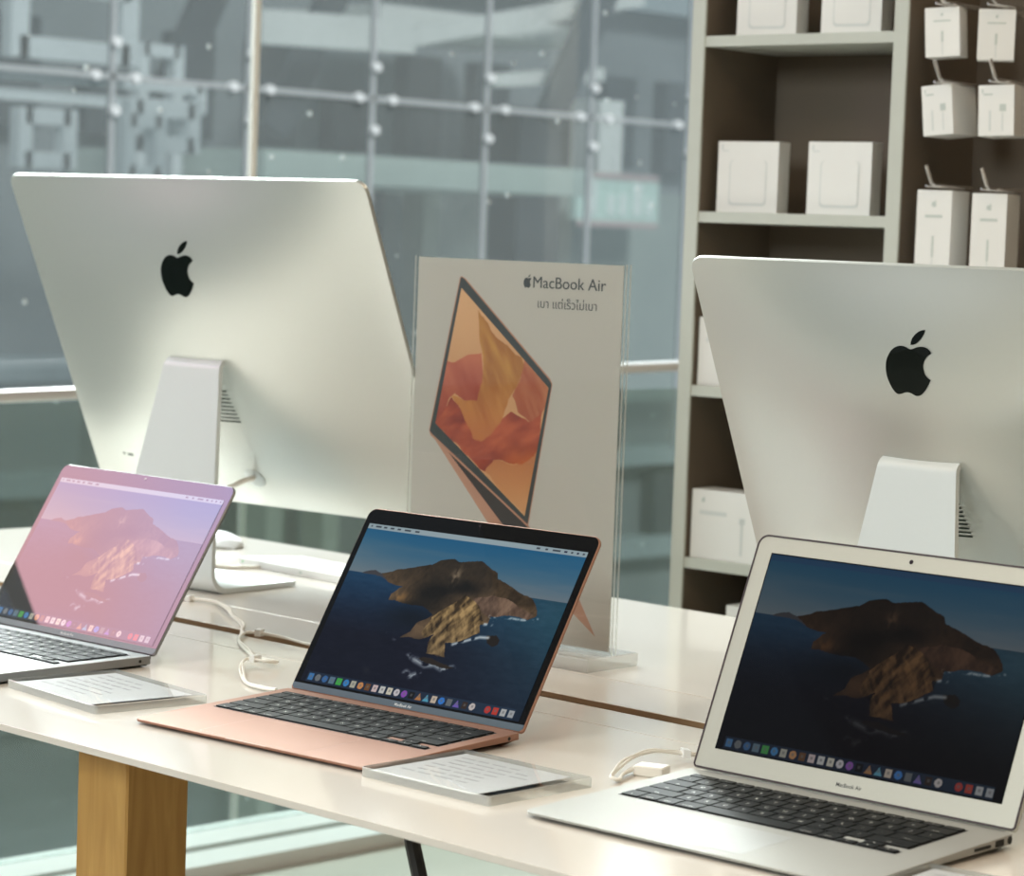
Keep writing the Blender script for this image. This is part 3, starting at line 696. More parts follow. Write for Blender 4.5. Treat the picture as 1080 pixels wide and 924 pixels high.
# -------------------------------------------------------------- poster stand
pr = .05; pend = Vector((-1.9222, 2.141))
pc = pend - Vector((math.cos(pr), math.sin(pr))) * .158
pos = thing('poster_stand', 'clear acrylic stand holding a laptop advertising poster', 'sign', (pc.x, pc.y, TZ), pr)
def acr_box(name, x0, x1, y0, y1, z0, z1, faces, edge, parent):
    b = MB(); b.box(x0, x1, y0, y1, z0, z1)
    o = b.build(name, [faces, edge], parent)
    big = max(o.data.polygons, key=lambda p: p.area).area
    for p in o.data.polygons:
        if p.area < big * .5: p.material_index = 1
    return o
acr_box('front_sheet', -.158, .158, -.0045, -.0015, .0152, .4437, M_acr, M_acre, pos)
acr_box('back_sheet', -.158, .158, .0025, .0055, .0152, .4437, M_acr, M_acre, pos)
b = MB(); b.prism([(-.158, -.0435), (.158, -.0435), (.158, .0435), (-.158, .0435)], 0, .015, 0, .0012); b.build('foot_block', M_acrb, pos)
b = MB(); b.box(-.1555, .1515, -.0004, .0008, .0185, .4424); ppr = b.build('paper_sheet', M_paper, pos)
LIDP = [(-0.0881, 0.4215), (-0.0825, 0.4194), (0.0512, 0.3118), (0.0549, 0.307), (0.0271, 0.1476), (-0.1254, 0.2384), (-0.1289, 0.2416)]
ROSEO = [(-0.0898, 0.4203), (-0.0872, 0.4226), (-0.0801, 0.4194), (0.0526, 0.3130), (0.0560, 0.3071), (0.0278, 0.1445), (-0.1277, 0.2365), (-0.1301, 0.2425)]
SCR = [(-0.0866, 0.409), (0.0507, 0.3028), (0.0222, 0.1562), (-0.1203, 0.2509)]
def flat(poly, name, mat, y, parent=ppr):
    vs, fs = tri_fill([poly]); b = MB(); b.add([(x, y, z) for x, z in vs], fs); o = b.build(name, mat, parent, fix=False)
    for p in o.data.polygons:
        if p.normal.y > 0: p.flip()
    return o
flat([(-0.1274, 0.2393), (-0.0323, 0.1424), (0.1319, 0.0328), (0.0977, 0.0857), (0.0265, 0.1478)], 'printed_laptop_base', M_prose2, -.00052)
flat([(-0.1084, 0.2276), (-0.0957, 0.2286), (0.0272, 0.1442), (0.09, 0.0800), (0.055, 0.0900), (-0.0049, 0.139)], 'printed_laptop_keyboard', M_pkeys, -.00056)
flat([(-0.1274, 0.2393), (-0.1150, 0.2330), (0.0272, 0.1482), (0.0272, 0.1449), (-.0957, .2262), (-.1084, .2276)], 'printed_laptop_hinge', M_prose, -.0006)
flat(ROSEO, 'printed_laptop_rim', M_prose, -.00064)
flat(LIDP, 'printed_laptop_bezel', M_bezel, -.00068)
WAVE = [(-0.1059, 0.3249), (-0.0919, 0.3244), (-0.0737, 0.3336), (-0.0531, 0.3348), (-0.0499, 0.3173), (-0.0479, 0.2936), (-0.0551, 0.2813), (-0.0758, 0.2798), (-0.0901, 0.2868), (-0.0969, 0.2836), (-0.11, 0.262), (-0.1203, 0.2509), (-0.1211, 0.2681)]
GOLD = [(-0.0591, 0.3847), (-0.0505, 0.3766), (-0.029, 0.3557), (0.008, 0.3342), (0.0122, 0.3227), (0.0051, 0.3038), (-0.0075, 0.2862), (-0.0154, 0.262), (-0.0326, 0.2438), (-0.0483, 0.2358), (-0.0599, 0.2383), (-0.0797, 0.2642), (-0.0947, 0.2854), (-0.0758, 0.2798), (-0.0551, 0.2813), (-0.05, 0.3003), (-0.0493, 0.3241), (-0.0554, 0.3543)]
ROSE = [(0.0127, 0.3311), (0.0507, 0.3028), (0.0482, 0.2833), (0.0421, 0.2729), (0.0249, 0.2633), (0.0065, 0.2737), (-0.0032, 0.2898), (0.0071, 0.3073)]
RED = [(-0.1203, 0.2509), (-0.0946, 0.2837), (-0.0797, 0.2642), (-0.0599, 0.2383), (-0.0328, 0.2472), (-0.0024, 0.2731), (0.0249, 0.2633), (0.0421, 0.2729), (0.0403, 0.2393), (0.0334, 0.2254), (0.0139, 0.2144), (-0.0086, 0.2152), (-0.0267, 0.2154), (-0.042, 0.2005)]
LOWP = [(-0.042, 0.2005), (-0.0267, 0.2154), (0.005, 0.2136), (0.0334, 0.2254), (0.0387, 0.2359), (0.0234, 0.1573)]
def paint_waves(n):
    u, v = np.meshgrid(np.linspace(0, 1, n), np.linspace(0, 1, n))
    P = [np.array(p) for p in SCR]
    Q = lambda i: (1 - u) * (1 - v) * P[0][i] + u * (1 - v) * P[1][i] + u * v * P[2][i] + (1 - u) * v * P[3][i]
    x, z = Q(0), Q(1); one = np.ones(u.shape)[..., None]
    wx, wz = x + (fbm(x * 60, z * 60, 41, 3) - .5) * .006, z + (fbm(x * 60, z * 60, 42, 3) - .5) * .006
    st = fbm(x * 46 + z * 26, z * 12 - x * 9, 43, 3); s2 = fbm(x * 30 - z * 60, z * 18 + x * 22, 44, 3)
    img = mixc(C3(216, 164, 116) * one, C3(232, 182, 134) * one, np.clip((z - .3) / .1, 0, 1))
    put(img, inside(LOWP, wx, wz), mixc(C3(196, 124, 76) * one, C3(216, 156, 104) * one, np.clip((.22 - z) / .05, 0, 1)))
    put(img, inside(RED, wx, wz), mixc(mixc(C3(140, 52, 40) * one, C3(196, 96, 62) * one, np.clip(s2 * 2.2 - .6, 0, 1)), C3(206, 104, 36) * one, np.clip((x + .03) / .06, 0, 1) * np.clip((.245 - z) / .03, 0, 1)))
    put(img, inside(WAVE, wx, wz), mixc(C3(206, 118, 88) * one, C3(164, 70, 52) * one, np.clip((.335 - z) / .075 + (st - .5) * 1.1, 0, 1)))
    put(img, inside(ROSE, wx, wz), mixc(C3(216, 150, 106) * one, C3(176, 92, 62) * one, np.clip((st - .3) * 2.4, 0, 1)))
    gm = inside(GOLD, wx, wz)
    put(img, gm, mixc(mixc(C3(232, 184, 92) * one, C3(176, 112, 52) * one, np.clip((st - .28) * 2.3, 0, 1)), C3(196, 112, 64) * one, np.clip((.31 - z) / .08, 0, .75)))
    return img * .91
wme = paint_mesh('printed_laptop_screen', paint_waves(190), lambda u, v: tuple([(1 - u) * (1 - v) * SCR[0][i] + u * (1 - v) * SCR[1][i] + u * v * SCR[2][i] + (1 - u) * v * SCR[3][i] if i < 2 else 0 for i in (0, 1)][:1] + [0 * u - .00072] + [(1 - u) * (1 - v) * SCR[0][1] + u * (1 - v) * SCR[1][1] + u * v * SCR[2][1] + (1 - u) * v * SCR[3][1]]))
wme.materials.append(paint_mat('printed_waves')); link('printed_laptop_screen', wme, ppr)
b = MB()
for dx_ in (0, .00028): add_text(b, 'MacBook Air', .0185, lambda x, y: (x + .022 + dx_, -.0006 - dx_ * .05, y + .4135), 'l', 0, .0, None)
o_ = b.v; xs = [p[0] for p in o_]; kx = .106 / (max(xs) - min(xs)); b.v = [(.022 + (p[0] - min(xs)) * kx, p[1], p[2]) for p in o_]
add_logo(b, .0152, lambda x, y: (x + .0135, -.0006, y + .4205)); b.build('printed_headline', M_ink, ppr, fix=False)
b = MB()
for dx_ in (0, .0002): add_text(b, 'เบา แต่เร็วไม่เบา', .0135, lambda x, y: (x + dx_, -.0006 - dx_ * .05, y), 'l', 0, .0)
xs = [p[0] for p in b.v]; kx = .086 / (max(xs) - min(xs)); b.v = [(.0298 + (p[0] - min(xs)) * kx, p[1], p[2] + .3915) for p in b.v]
b.build('printed_slogan', M_ink, ppr, fix=False)

# -------------------------------------------------------------- price holders
def price_holder(label, x, y, rz, w, d, half):
    r = thing('price_holder', label, 'price sign', (x, y, TZ), rz, 'flat acrylic price holders')
    h = .0085
    b = MB(); o = rrect(-w / 2, w / 2, -d / 2, d / 2, .004, 4)
    i = inset(o, .0008)
    b.rings([[(px, py, 0) for px, py in o], [(px, py, h - .0008) for px, py in o]], 1, False, False)
    b.rings([[(px, py, h - .0008) for px, py in o], [(px, py, h) for px, py in i]], 1, False, True)
    b.m[-1] = 0
    b.add([(px, py, .0) for px, py in o], [tuple(reversed(range(len(o))))], 0)
    b.build('acrylic_block', [M_acr, M_acre], r)
    b = MB(); b.box(-w / 2 + .006, w / 2 - .022, -d / 2 + .005, d / 2 - .005, .0052, .0056)
    b.build('price_card', M_cardhalf, r)
    b = MB()
    for k in range(7):
        yy = d / 2 - .022 - k * .0125; x0 = -w / 2 + .016 + (k % 3) * .004
        for j in range(4):
            L = .010 + .012 * random.random()
            b.box(x0, x0 + L, yy, yy + .0028, .00565, .0058); x0 += L + .005
            if x0 > w / 2 - .05: break
    b.build('printed_lines', M_cardtext, r)
    return r
price_holder('clear price holder between the dark grey laptop and the rose gold laptop', -2.100, 1.588, -.10, .172, .128, True)
price_holder('clear price holder between the rose gold laptop and the silver laptop', -1.586, 1.597, .02, .154, .130, True)
price_holder('clear price holder at the bottom right corner beside the silver laptop', -1.058, 1.585, .12, .155, .130, True)

# --------------------------------------------------------------------- cables
def cable(name, label, pts, r=.0015, twin=0.0, mat=M_cable, n=7, ties=()):
    base = Vector(pts[0])
    o = bpy.data.objects.new(name, None)
    P = bez(pts, n); b = MB(); b.tube(P, r, 8)
    if twin:
        Q = []
        for i, p in enumerate(P):
            t = P[min(i + 1, len(P) - 1)] - P[max(0, i - 1)]; s = Vector((-t.y, t.x, 0)).normalized() * twin * (.6 + .4 * math.sin(i * .5)); Q.append(p + s + Vector((0, 0, .0009)))
        b.tube(Q, r, 8)
    ob = b.build(name, mat, None, smooth=True); tag(ob, label, 'cable')
    for i in ties:
        c = P[min(len(P) - 1, int(i * n))]; t = (P[min(len(P) - 1, int(i * n) + 1)] - c).normalized()
        bb = MB(); sd = Vector((-t.y, t.x, 0)); bb.obox(c + Vector((0, 0, .001)), t * .007, sd * (.009 + twin), Vector((0, 0, .0075))); bb.build('cable_tie', M_plastic_w, ob)
    return ob
zt_ = TZ + .0024
cable('charging_cable', 'white twin charging cable behind the dark grey laptop running into the table slot',
      [(-2.66, 1.93, zt_), (-2.635, 2.01, zt_), (-2.585, 2.07, zt_), (-2.535, 2.078, zt_ + .002), (-2.47, 2.045, zt_ + .004), (-2.43, 2.02, zt_ + .003), (-2.375, 1.99, zt_), (-2.358, 1.976, TZ - .002), (-2.346, 1.965, TZ - .0042)], twin=.0034, ties=(2.2,))
cable('charging_cable', 'white looped charging cable between the slot and the rose gold laptop',
      [(-2.10, 1.956, zt_), (-2.16, 1.962, zt_), (-2.2233, 1.964, zt_), (-2.285, 1.972, zt_), (-2.325, 1.957, zt_ + .001), (-2.290, 1.915, zt_), (-2.225, 1.873, zt_), (-2.175, 1.846, zt_ + .001), (-2.135, 1.838, zt_ + .003), (-2.130, 1.822, zt_ + .006), (-2.156, 1.816, zt_ + .006), (-2.128, 1.783, zt_ + .003), (-2.07, 1.742, zt_), (-2.035, 1.733, zt_), (-2.008, 1.730, zt_ + .002)], twin=.0032, ties=(3.6, 9.6))
cable('charging_cable', 'white charging cable looped at the left of the silver laptop',
      [(-1.531, 1.737, zt_ + .002), (-1.522, 1.715, zt_ + .001), (-1.510, 1.694, zt_), (-1.516, 1.694, zt_ + .003), (-1.5327, 1.728, zt_ + .007), (-1.542, 1.754, zt_ + .009), (-1.5465, 1.782, zt_ + .009), (-1.542, 1.80, zt_ + .007), (-1.525, 1.826, zt_ + .003), (-1.47, 1.86, zt_)], twin=.0032, ties=(7.6,))
b = MB(); b.prism(rrect(-.014, .014, -.010, .010, .002, 3), 0, .0095, 0, .0012)
plug = b.build('security_plug', M_cable, None, (-1.513, 1.742, TZ), (0, 0, .35), smooth=True); tag(plug, 'small white plug block at the rear left corner of the silver laptop', 'plug')
# black lead under the table
ob = cable('power_lead', 'black lead hanging from the underside of the table to the floor', [(-1.618, 1.55, TZ - .0140), (-1.616, 1.55, TZ - .045), (-1.602, 1.55, TZ - .085), (-1.56, 1.55, TZ - .2), (-1.50, 1.56, .3), (-1.47, 1.58, .05), (-1.47, 1.60, .008)], r=.0068, mat=M_black)

# ------------------------------------------------ keyboards and mouse behind
def wireless_keyboard(label, x, y, rz):
    r = thing('wireless_keyboard', label, 'keyboard', (x, y, TZ), rz)
    W, D = .279, .115
    b = MB(); o = rrect(-W / 2, W / 2, -D / 2, D / 2, .006, 4); zt = lambda yy: .0045 + (.0115 - .0045) * (D / 2 - yy) / D
    i = inset(o, .0006); b.rings([[(px, py, .0) for px, py in i], [(px, py, .0006) for px, py in o], [(px, py, zt(py) - .0006) for px, py in o], [(px, py, zt(py)) for px, py in i]])
    body = b.build('body', M_plastic_w, r, smooth=True)
    b = MB(); b.box(-.0015, .0055, -D / 2 - .0003, -D / 2 + .001, .004, .0068); b.build('charging_port', M_boxgrey, body)
    b = MB(); b.box(-W / 2 + .010, -W / 2 + .014, -D / 2 - .0003, -D / 2 + .001, .005, .007); b.build('power_switch', pbr('switch_green', rgb(110, 190, 130), .4), body)
    al = -math.atan(.007 / D)
    for ri in range(6):
        n = 14 if ri != 0 else 11
        for c in range(n):
            kw = (W - .012) / n; k_ = MBK.get(n)
            if k_ is None:
                bb = MB(); rr = rrect(-kw / 2 + .0009, kw / 2 - .0009, -.0078, .0078, .0015, 2); bb.rings([[(a, c2, 0) for a, c2 in rr], [(a, c2, .0014) for a, c2 in inset(rr, .0003)]], 0, False)
                me = bpy.data.meshes.new('key'); me.from_pydata(bb.v, [], bb.f); me.materials.append(M_plastic_w); MBK[n] = k_ = me
            yy = D / 2 - .012 - ri * .0178
            link('key', k_, body, (-W / 2 + .006 + (c + .5) * kw, yy, zt(yy)), (al, 0, 0))
    return r
MBK = {}
wireless_keyboard('white wireless keyboard in front of the larger desktop computer by the window', -2.688, 2.412, -.045)
b = MB(); rg = []
for i in range(11):
    a = i / 10; xx = -.0567 + .1134 * a; w = .0285 * math.sqrt(max(.02, 1 - abs(2 * a - 1) ** 3.2)); h = .0215 * math.sqrt(max(.015, 1 - abs(2 * a - 1) ** 2.4)) * (1 - .15 * a)
    rg.append([(xx, w * math.cos(t), .0035 + (h - .0035) * max(0, math.sin(t)) - .0035 * max(0, -math.sin(t))) for t in np.linspace(0, 2 * PI, 20, endpoint=False)])
b.rings(rg); r = thing('computer_mouse', 'white computer mouse on the table under the larger desktop computer', 'mouse', (-3.02, 2.485, TZ), -.35)
b.build('shell', M_plastic_w, r, smooth=True)
b = MB(); b.prism(rrect(-.05, .05, -.024, .024, .02, 6), 0, .0032); b.build('underside', pbr('mouse_base', rgb(120, 112, 92), .5), r)

# ----------------------------------------------------------------- shelf unit
SX, SY, SR = -2.4808, 2.9073, .0656
sh = thing('shelf_unit', 'tall pale grey shelving unit with brown interior and hook panel', 'shelf', (SX, SY, 0), SR)
DEP = .183; TOP = TZ + 1.42
def upright(x0, x1, lname='side_panel'):
    b = MB(); b.box(x0, x1, 0, .004, 0, TOP, 0); b.box(x0, x1, .004, DEP + .012, 0, TOP, 1)
    return b.build(lname, [M_shelf, M_brown], sh)
upright(-.0235, -.0012); upright(.3166, .3384); upright(1.0, 1.022)
b = MB(); b.box(-.0012, .3166, DEP, DEP + .012, 0, TOP); b.build('back_panel', M_brown, sh)
b = MB(); b.box(.3384, 1.0, DEP, DEP + .012, 0, TOP); b.build('hook_panel', pbr('hook_panel_brown', (0.11, 0.085, 0.06, 1), .6), sh)
for k in range(-1, 6):
    z = TZ + .7661 - .25 * k
    if z < .03: continue
    b = MB(); b.box(-.0012, .3166, .002, DEP, z - .0152, z); b.build('shelf_board', M_shelf, sh)
b = MB(); b.box(-.0235, 1.022, 0, DEP + .012, TOP, TOP + .02); b.build('top_board', M_shelf, sh)
Msh = Matrix.Translation((SX, SY, 0)) @ Matrix.Rotation(SR, 4, 'Z')
def carton(label, x, yfront, z, w, d, h, rz=0.0, art='square', group='white cartons on the shelves', tilt=0.0):
    """x,yfront: front left bottom corner in the shelf frame"""
    P = Msh @ Vector((x, yfront, z))
    r = thing('product_box', label, 'box', P, SR + rz, group)
    if tilt: r.rotation_euler = (0, tilt, SR + rz)
    b = MB(); o = [(0, 0), (w, 0), (w, d), (0, d)]; b.prism(o, 0, h, 0, .0008); bx = b.build('carton', M_box, r)
    e = -.0004
    def rect(name, x0, x1, z0, z1, mat, rr=0.0):
        poly = rrect(x0, x1, z0, z1, rr, 4) if rr else [(x0, z0), (x1, z0), (x1, z1), (x0, z1)]
        b = MB(); b.add([(a, e, c) for a, c in poly], [tuple(range(len(poly)))]); return b.build(name, mat, bx, fix=False)
    if art == 'square':
        rect('printed_charger_edge', w * .20, w * .82, h * .10, h * .735, M_boxprint, .006); b = MB()
        poly = rrect(w * .22, w * .80, h * .135, h * .735, .006, 4); b.add([(a, e - .0003, c) for a, c in poly], [tuple(range(len(poly)))]); b.build('printed_charger', M_box, bx, fix=False)
        rect('printed_text', w * .07, w * .18, h * .86, h * .875, M_boxprint); rect('printed_mark', w * .06, w * .085, h * .88, h * .95, M_boxprint)
    elif art == 'cable':
        b = MB(); add_logo(b, h * .075, lambda p, q: (p + w * .5, e, q + h * .86)); b.build('printed_logo', M_boxgrey, bx, fix=False)
        rect('printed_text', w * .25, w * .75, h * .71, h * .74, M_boxgrey); rect('printed_plug', w * .47, w * .53, h * .30, h * .52, M_boxgrey); rect('printed_cable', w * .485, w * .515, h * .04, h * .30, M_boxprint)
    elif art == 'adapter':
        rect('printed_mark', w * .10, w * .14, h * .84, h * .92, M_boxgrey); rect('printed_text', w * .14, w * .40, h * .80, h * .83, M_boxgrey)
        rect('printed_plug', w * .60, w * .78, h * .48, h * .62, M_boxgrey); rect('printed_cable', w * .30, w * .36, h * .10, h * .50, M_boxprint); rect('printed_lead', w * .66, w * .70, h * .10, h * .46, M_boxprint)
    else:
        b = MB(); add_logo(b, h * .09, lambda p, q: (p + w * .10, e, q + h * .86)); b.build('printed_logo', M_boxgrey, bx, fix=False)
        rect('printed_text', w * .07, w * .30, h * .64, h * .70, M_boxprint); rect('printed_stem', w * .42, w * .44, h * .10, h * .62, M_boxprint); rect('printed_head', w * .405, w * .455, h * .55, h * .64, M_boxprint)
        rect('printed_plug', w * .58, w * .95, h * .12, h * .66, M_boxprint, .004)
    return r
zB = [TZ + .7661 - .25 * k for k in range(5)]
carton('white carton at the left of the topmost visible shelf', .040, .020, zB[0], .095, .035, .101, .12)
carton('white carton at the right of the topmost visible shelf', .184, .020, zB[0], .092, .035, .101, .12)
carton('square white carton at the left of the second shelf, beside the grey upright', .017, .020, zB[1], .099, .032, .1015, .10)
carton('square white carton at the right of the second shelf, under the topmost cartons', .173, .020, zB[1], .101, .028, .1015, .06)
carton('white carton on the third shelf, mostly hidden by the right desktop computer', .002, .012, zB[2], .20, .05, .099, 0, 'wide')
carton('wide white carton on the lowest visible shelf, partly behind the silver laptop', .002, .012, zB[3], .21, .05, .1, 0, 'wide')
carton('white carton on the shelf just above the far table edge', .069, .015, zB[4], .12, .06, .187, 0, 'wide')
# hooks and hanging cartons
def hook(x, z):
    b = MB(); b.tube([(x, DEP, z), (x, -.015, z + .002), (x, -.022, z + .006), (x - .004, -.03, z + .028)], .0028, 8); b.tube([(x - .014, DEP, z + .0), (x - .014, -.012, z + .001)], .0018, 6)
    b.build('hook', M_metal, sh, smooth=True)
HG = 'white cartons on the hook panel'
for (lb, x, z, w, h, d, rz, art, tl) in (
    ('small white carton in the top row of hooks, nearest the grey upright', .368, .729, .047, .066, .040, .28, 'cable', -.06),
    ('small white carton in the top row of hooks, at the right edge of the picture', .447, .725, .048, .067, .030, .50, 'cable', .0),
    ('small white carton in the middle row of hooks, nearest the grey upright', .371, .624, .044, .067, .075, .10, 'adapter', -.10),
    ('small white carton in the middle row of hooks, at the right edge of the picture', .455, .6245, .048, .067, .070, .25, 'adapter', -.04),
    ('tall white carton in the lowest row of hooks, nearest the grey upright', .366, .425, .050, .128, .060, .15, 'cable', .0),
    ('tall white carton in the lowest row of hooks, at the right edge of the picture', .451, .422, .047, .128, .070, .28, 'cable', .0)):
    carton(lb, x, .0, TZ + z, w, d, h, rz, art, HG, tl); hook(x + .034, TZ + z + h + .004)

# ----------------------------------------------------------- added pink reflection panel
lbx = thing('reflection_panel', 'pink glowing panel added out of view beyond the left edge, for the screen reflection', 'reflection panel', (-3.72, 1.10, TZ + .79))  # unseen glowing panel added so the left laptop's screen mirrors pink
b = MB(); b.box(-.03, .03, -.36, .34, 0, .66); b.build('casing', M_frame, lbx)
m = bpy.data.materials.new('pink_glow'); m.use_nodes = True; nt = m.node_tree; nt.nodes.clear()
ou = nt.nodes.new('ShaderNodeOutputMaterial'); em = nt.nodes.new('ShaderNodeEmission'); tc = nt.nodes.new('ShaderNodeTexCoord'); nz = nt.nodes.new('ShaderNodeTexNoise'); nz.inputs['Scale'].default_value = 3.2
sx = nt.nodes.new('ShaderNodeSeparateXYZ'); nt.links.new(tc.outputs['Object'], sx.inputs[0]); nt.links.new(tc.outputs['Object'], nz.inputs[0])
mr = nt.nodes.new('ShaderNodeMapRange'); mr.inputs['From Min'].default_value = .12; mr.inputs['From Max'].default_value = .5; nt.links.new(sx.outputs['Z'], mr.inputs[0])
ad = nt.nodes.new('ShaderNodeMath'); ad.operation = 'MULTIPLY_ADD'; ad.inputs[1].default_value = .9; nt.links.new(nz.outputs['Fac'], ad.inputs[0])
sb = nt.nodes.new('ShaderNodeMath'); sb.operation = 'SUBTRACT'; sb.inputs[1].default_value = .45; nt.links.new(mr.outputs[0], sb.inputs[0]); nt.links.new(sb.outputs[0], ad.inputs[2])
cr = nt.nodes.new('ShaderNodeValToRGB'); cr.color_ramp.elements[0].color = (1.0, .56, .62, 1); cr.color_ramp.elements[1].color = (.74, .62, 1.0, 1)
nt.links.new(ad.outputs[0], cr.inputs[0]); nt.links.new(cr.outputs[0], em.inputs[0]); em.inputs[1].default_value = 3.9; nt.links.new(em.outputs[0], ou.inputs[0])
b = MB(); b.box(.03, .032, -.345, .325, .0, .645); b.build('glow_panel', m, lbx)
b = MB(); b.tube([(0, -.25, .66), (0, -.25, 2.95 - TZ - .79)], .003, 6); b.tube([(0, .25, .66), (0, .25, 2.95 - TZ - .79)], .003, 6); b.build('hanging_wire', M_metal, lbx)

# ------------------------------------------------------------------ outdoors
def E(name, c, var=.25, scale=.8, rough=.7): return pbr(name, c, rough, var=var, scale=scale)
mb = MB(); mb.box(-40, -4.4, -6, 45, -6.2, -6.0); gnd = mb.build('ground', E('street_grey', (.30, .33, .33, 1))); struct(gnd)
bld = thing('office_building', 'blurred grey blue building across the street beyond the window', 'building', (-19, 16, -6))
def BP(name, mat, x0, x1, y0, y1, z0, z1):      # z relative to the table top
    b = MB(); b.box(x0 + 19, x1 + 19, y0 - 16, y1 - 16, z0 + TZ + 6, z1 + TZ + 6); return b.build(name, mat, bld)
M_e_wall = E('far_wall', (.22, .245, .26, 1), .6, .5); M_e_dark = E('far_dark', (.05, .06, .07, 1)); M_e_light = E('far_light', (.78, .80, .78, 1), .15); M_e_mint = E('far_mint', (.66, .76, .70, 1), .2)
M_e_beige = E('far_beige', (.50, .54, .46, 1)); M_e_blue = E('far_blue', (.34, .40, .43, 1)); M_e_steel = E('far_steel', (.72, .77, .79, 1), .15)
BP('wall', M_e_wall, -19.3, -19, -4, 40, -6.7, 9)
BP('lower_wall', E('far_green', (.30, .35, .33, 1), .4), -19, -18.6, 15.5, 26, -1.2, 1.0)
BP('canopy', M_e_mint, -18.6, -16, 13.5, 17.3, .86, 1.10); BP('canopy', M_e_light, -18.6, -17, 15.6, 18.3, 2.28, 2.45)
for (a, b_) in ((14.9, 15.35), (15.75, 16.0), (16.35, 17.0)): BP('doorway', M_e_dark, -18.62, -18.4, a, b_, -.4, .86)
for a in (15.42, 16.1, 17.25): BP('column', M_e_beige, -18.4, -18.1, a, a + .2, -6.7, .86)
BP('pillar', M_e_dark, -18.7, -18.2, 18.6, 19.2, -6.7, 1.75)
BP('dome_lamp', M_e_light, -18.6, -18.2, 19.75, 20.1, 1.15, 1.9)
for k, z in enumerate((-.9, -1.9, -2.9, -3.9, 2.9)): BP('floor_band', M_e_blue, -19, -18.7, -4, 40, z, z + .22)
for k in range(16): BP('window_bay', M_e_dark, -19, -18.8, 2 + k * 1.5, 2.9 + k * 1.5, -2.7 if k % 2 else -1.7, -2.0 if k % 2 else -1.0)
for k in range(12): BP('window_bay', M_e_dark, -19, -18.8, 11 + k * .95, 11.45 + k * .95, 1.25, 2.2 if k % 3 else 1.8)
for k in range(7): BP('floor_light', M_e_light, -19, -18.7, 4 + k * 1.9, 4.5 + k * 1.9, -3.6, -3.1)
# sign board with pale strokes
sg = thing('shop_sign', 'pale green lit sign board on the building across the street', 'sign', (-18.1, 19.9, TZ + .68))
b = MB(); b.box(-.05, .05, -.62, .62, 0, .42); b.build('board', E('sign_mint', (.62, .80, .74, 1), .1), sg)
b = MB()
for (y, w, z0, z1) in ((-.42, .17, .06, .40), (-.12, .10, .06, .26), (.06, .10, .06, .28), (.28, .12, .06, .40), (.46, .08, .06, .24)): b.box(.05, .07, y - w / 2, y + w / 2, z0, z1)
b.build('lettering', E('sign_white', (.85, .92, .9, 1), .05), sg)
b = MB(); b.box(.05, .065, -.6, .6, -.06, .0); b.box(.05, .065, -.45, .6, .42, .48); b.build('pink_trim', E('sign_pink', (.55, .42, .42, 1), .05), sg)
# steel lattice frames in front of the building
def steel(label, y0, y1, z0, z1, x=-16.0, t=.14, mat=M_e_steel):
    o = thing('steel_frame', label, 'frame', (x, (y0 + y1) / 2, TZ + z0)); h = (y1 - y0) / 2; H = z1 - z0
    b = MB(); b.box(-.06, .06, -h, h, 0, t); b.box(-.06, .06, -h, h, H - t, H); b.build('rail', mat, o)
    for s in (-1, 1): b = MB(); b.box(-.06, .06, s * h - t / 2, s * h + t / 2, 0, H); b.build('post', mat, o)
    return o
G = 1.143
steel('tall pale steel frame at the left edge of the picture', 10.7, 11.3, -7, 2.6, -17.2, .22)
steel('long low pale steel frame crossing above the left desktop computer', 10.95, 13.3, 1.36, 1.60, -16.6, .09)
steel('small pale steel frame just above the left corner of the left desktop computer', 11.42, 11.82, .86, 1.30, -16.3, .12)
steel('second small pale steel frame above the left desktop computer', 11.92, 12.2, .80, 1.28, -15.7, .10)
steel('pale steel frame right of the leftmost glass joint', 12.2, 12.75, 1.02, 1.40, -16.0, .12)
steel('tall thin pale steel frame nearest the window mullion', 12.95, 13.3, .3, 1.9, -16.9, .10)
steel('wide pale steel frame at the top left of the window', 11.35, 12.35, 1.66, 2.3, -16.3, .16)
for (nm, y0, z0, y1, z1, w) in (('dark diagonal brace above the left desktop computer', 13.3, 1.2, 14.2, 3.0, .3), ('dark diagonal brace right of the window mullion', 14.6, 1.3, 15.5, 3.0, .28), ('dark diagonal brace above the poster', 16.9, 1.5, 17.9, 3.3, .3)):
    b = MB(); d = Vector((0, y1 - y0, z1 - z0)); L = d.length; n = d.normalized(); b.obox((0, 0, 0), Vector((.1, 0, 0)), n * L, Vector((0, -n.z, n.y)) * w)
    o = b.build('diagonal_brace', M_e_dark, None, (-17.2 + (1.0 if y0 > 16 else 0), (y0 + y1) / 2, TZ + (z0 + z1) / 2)); tag(o, nm, 'beam')
for (nm, y0, z0, y1, z1, w) in (('pale curved beam at the top of the window', 13.9, 2.1, 15.6, 2.15, .28), ('pale sloping beam at the top of the window', 15.6, 2.15, 18.5, 2.75, .16), ('pale beam crossing high above the poster', 16.6, 1.85, 18.0, 2.0, .12)):
    b = MB(); d = Vector((0, y1 - y0, z1 - z0)); L = d.length; n = d.normalized(); b.obox((0, 0, 0), Vector((.1, 0, 0)), n * L, Vector((0, -n.z, n.y)) * w)
    o = b.build('roof_beam', M_e_light, None, (-16.6, (y0 + y1) / 2, TZ + (z0 + z1) / 2)); tag(o, nm, 'beam')
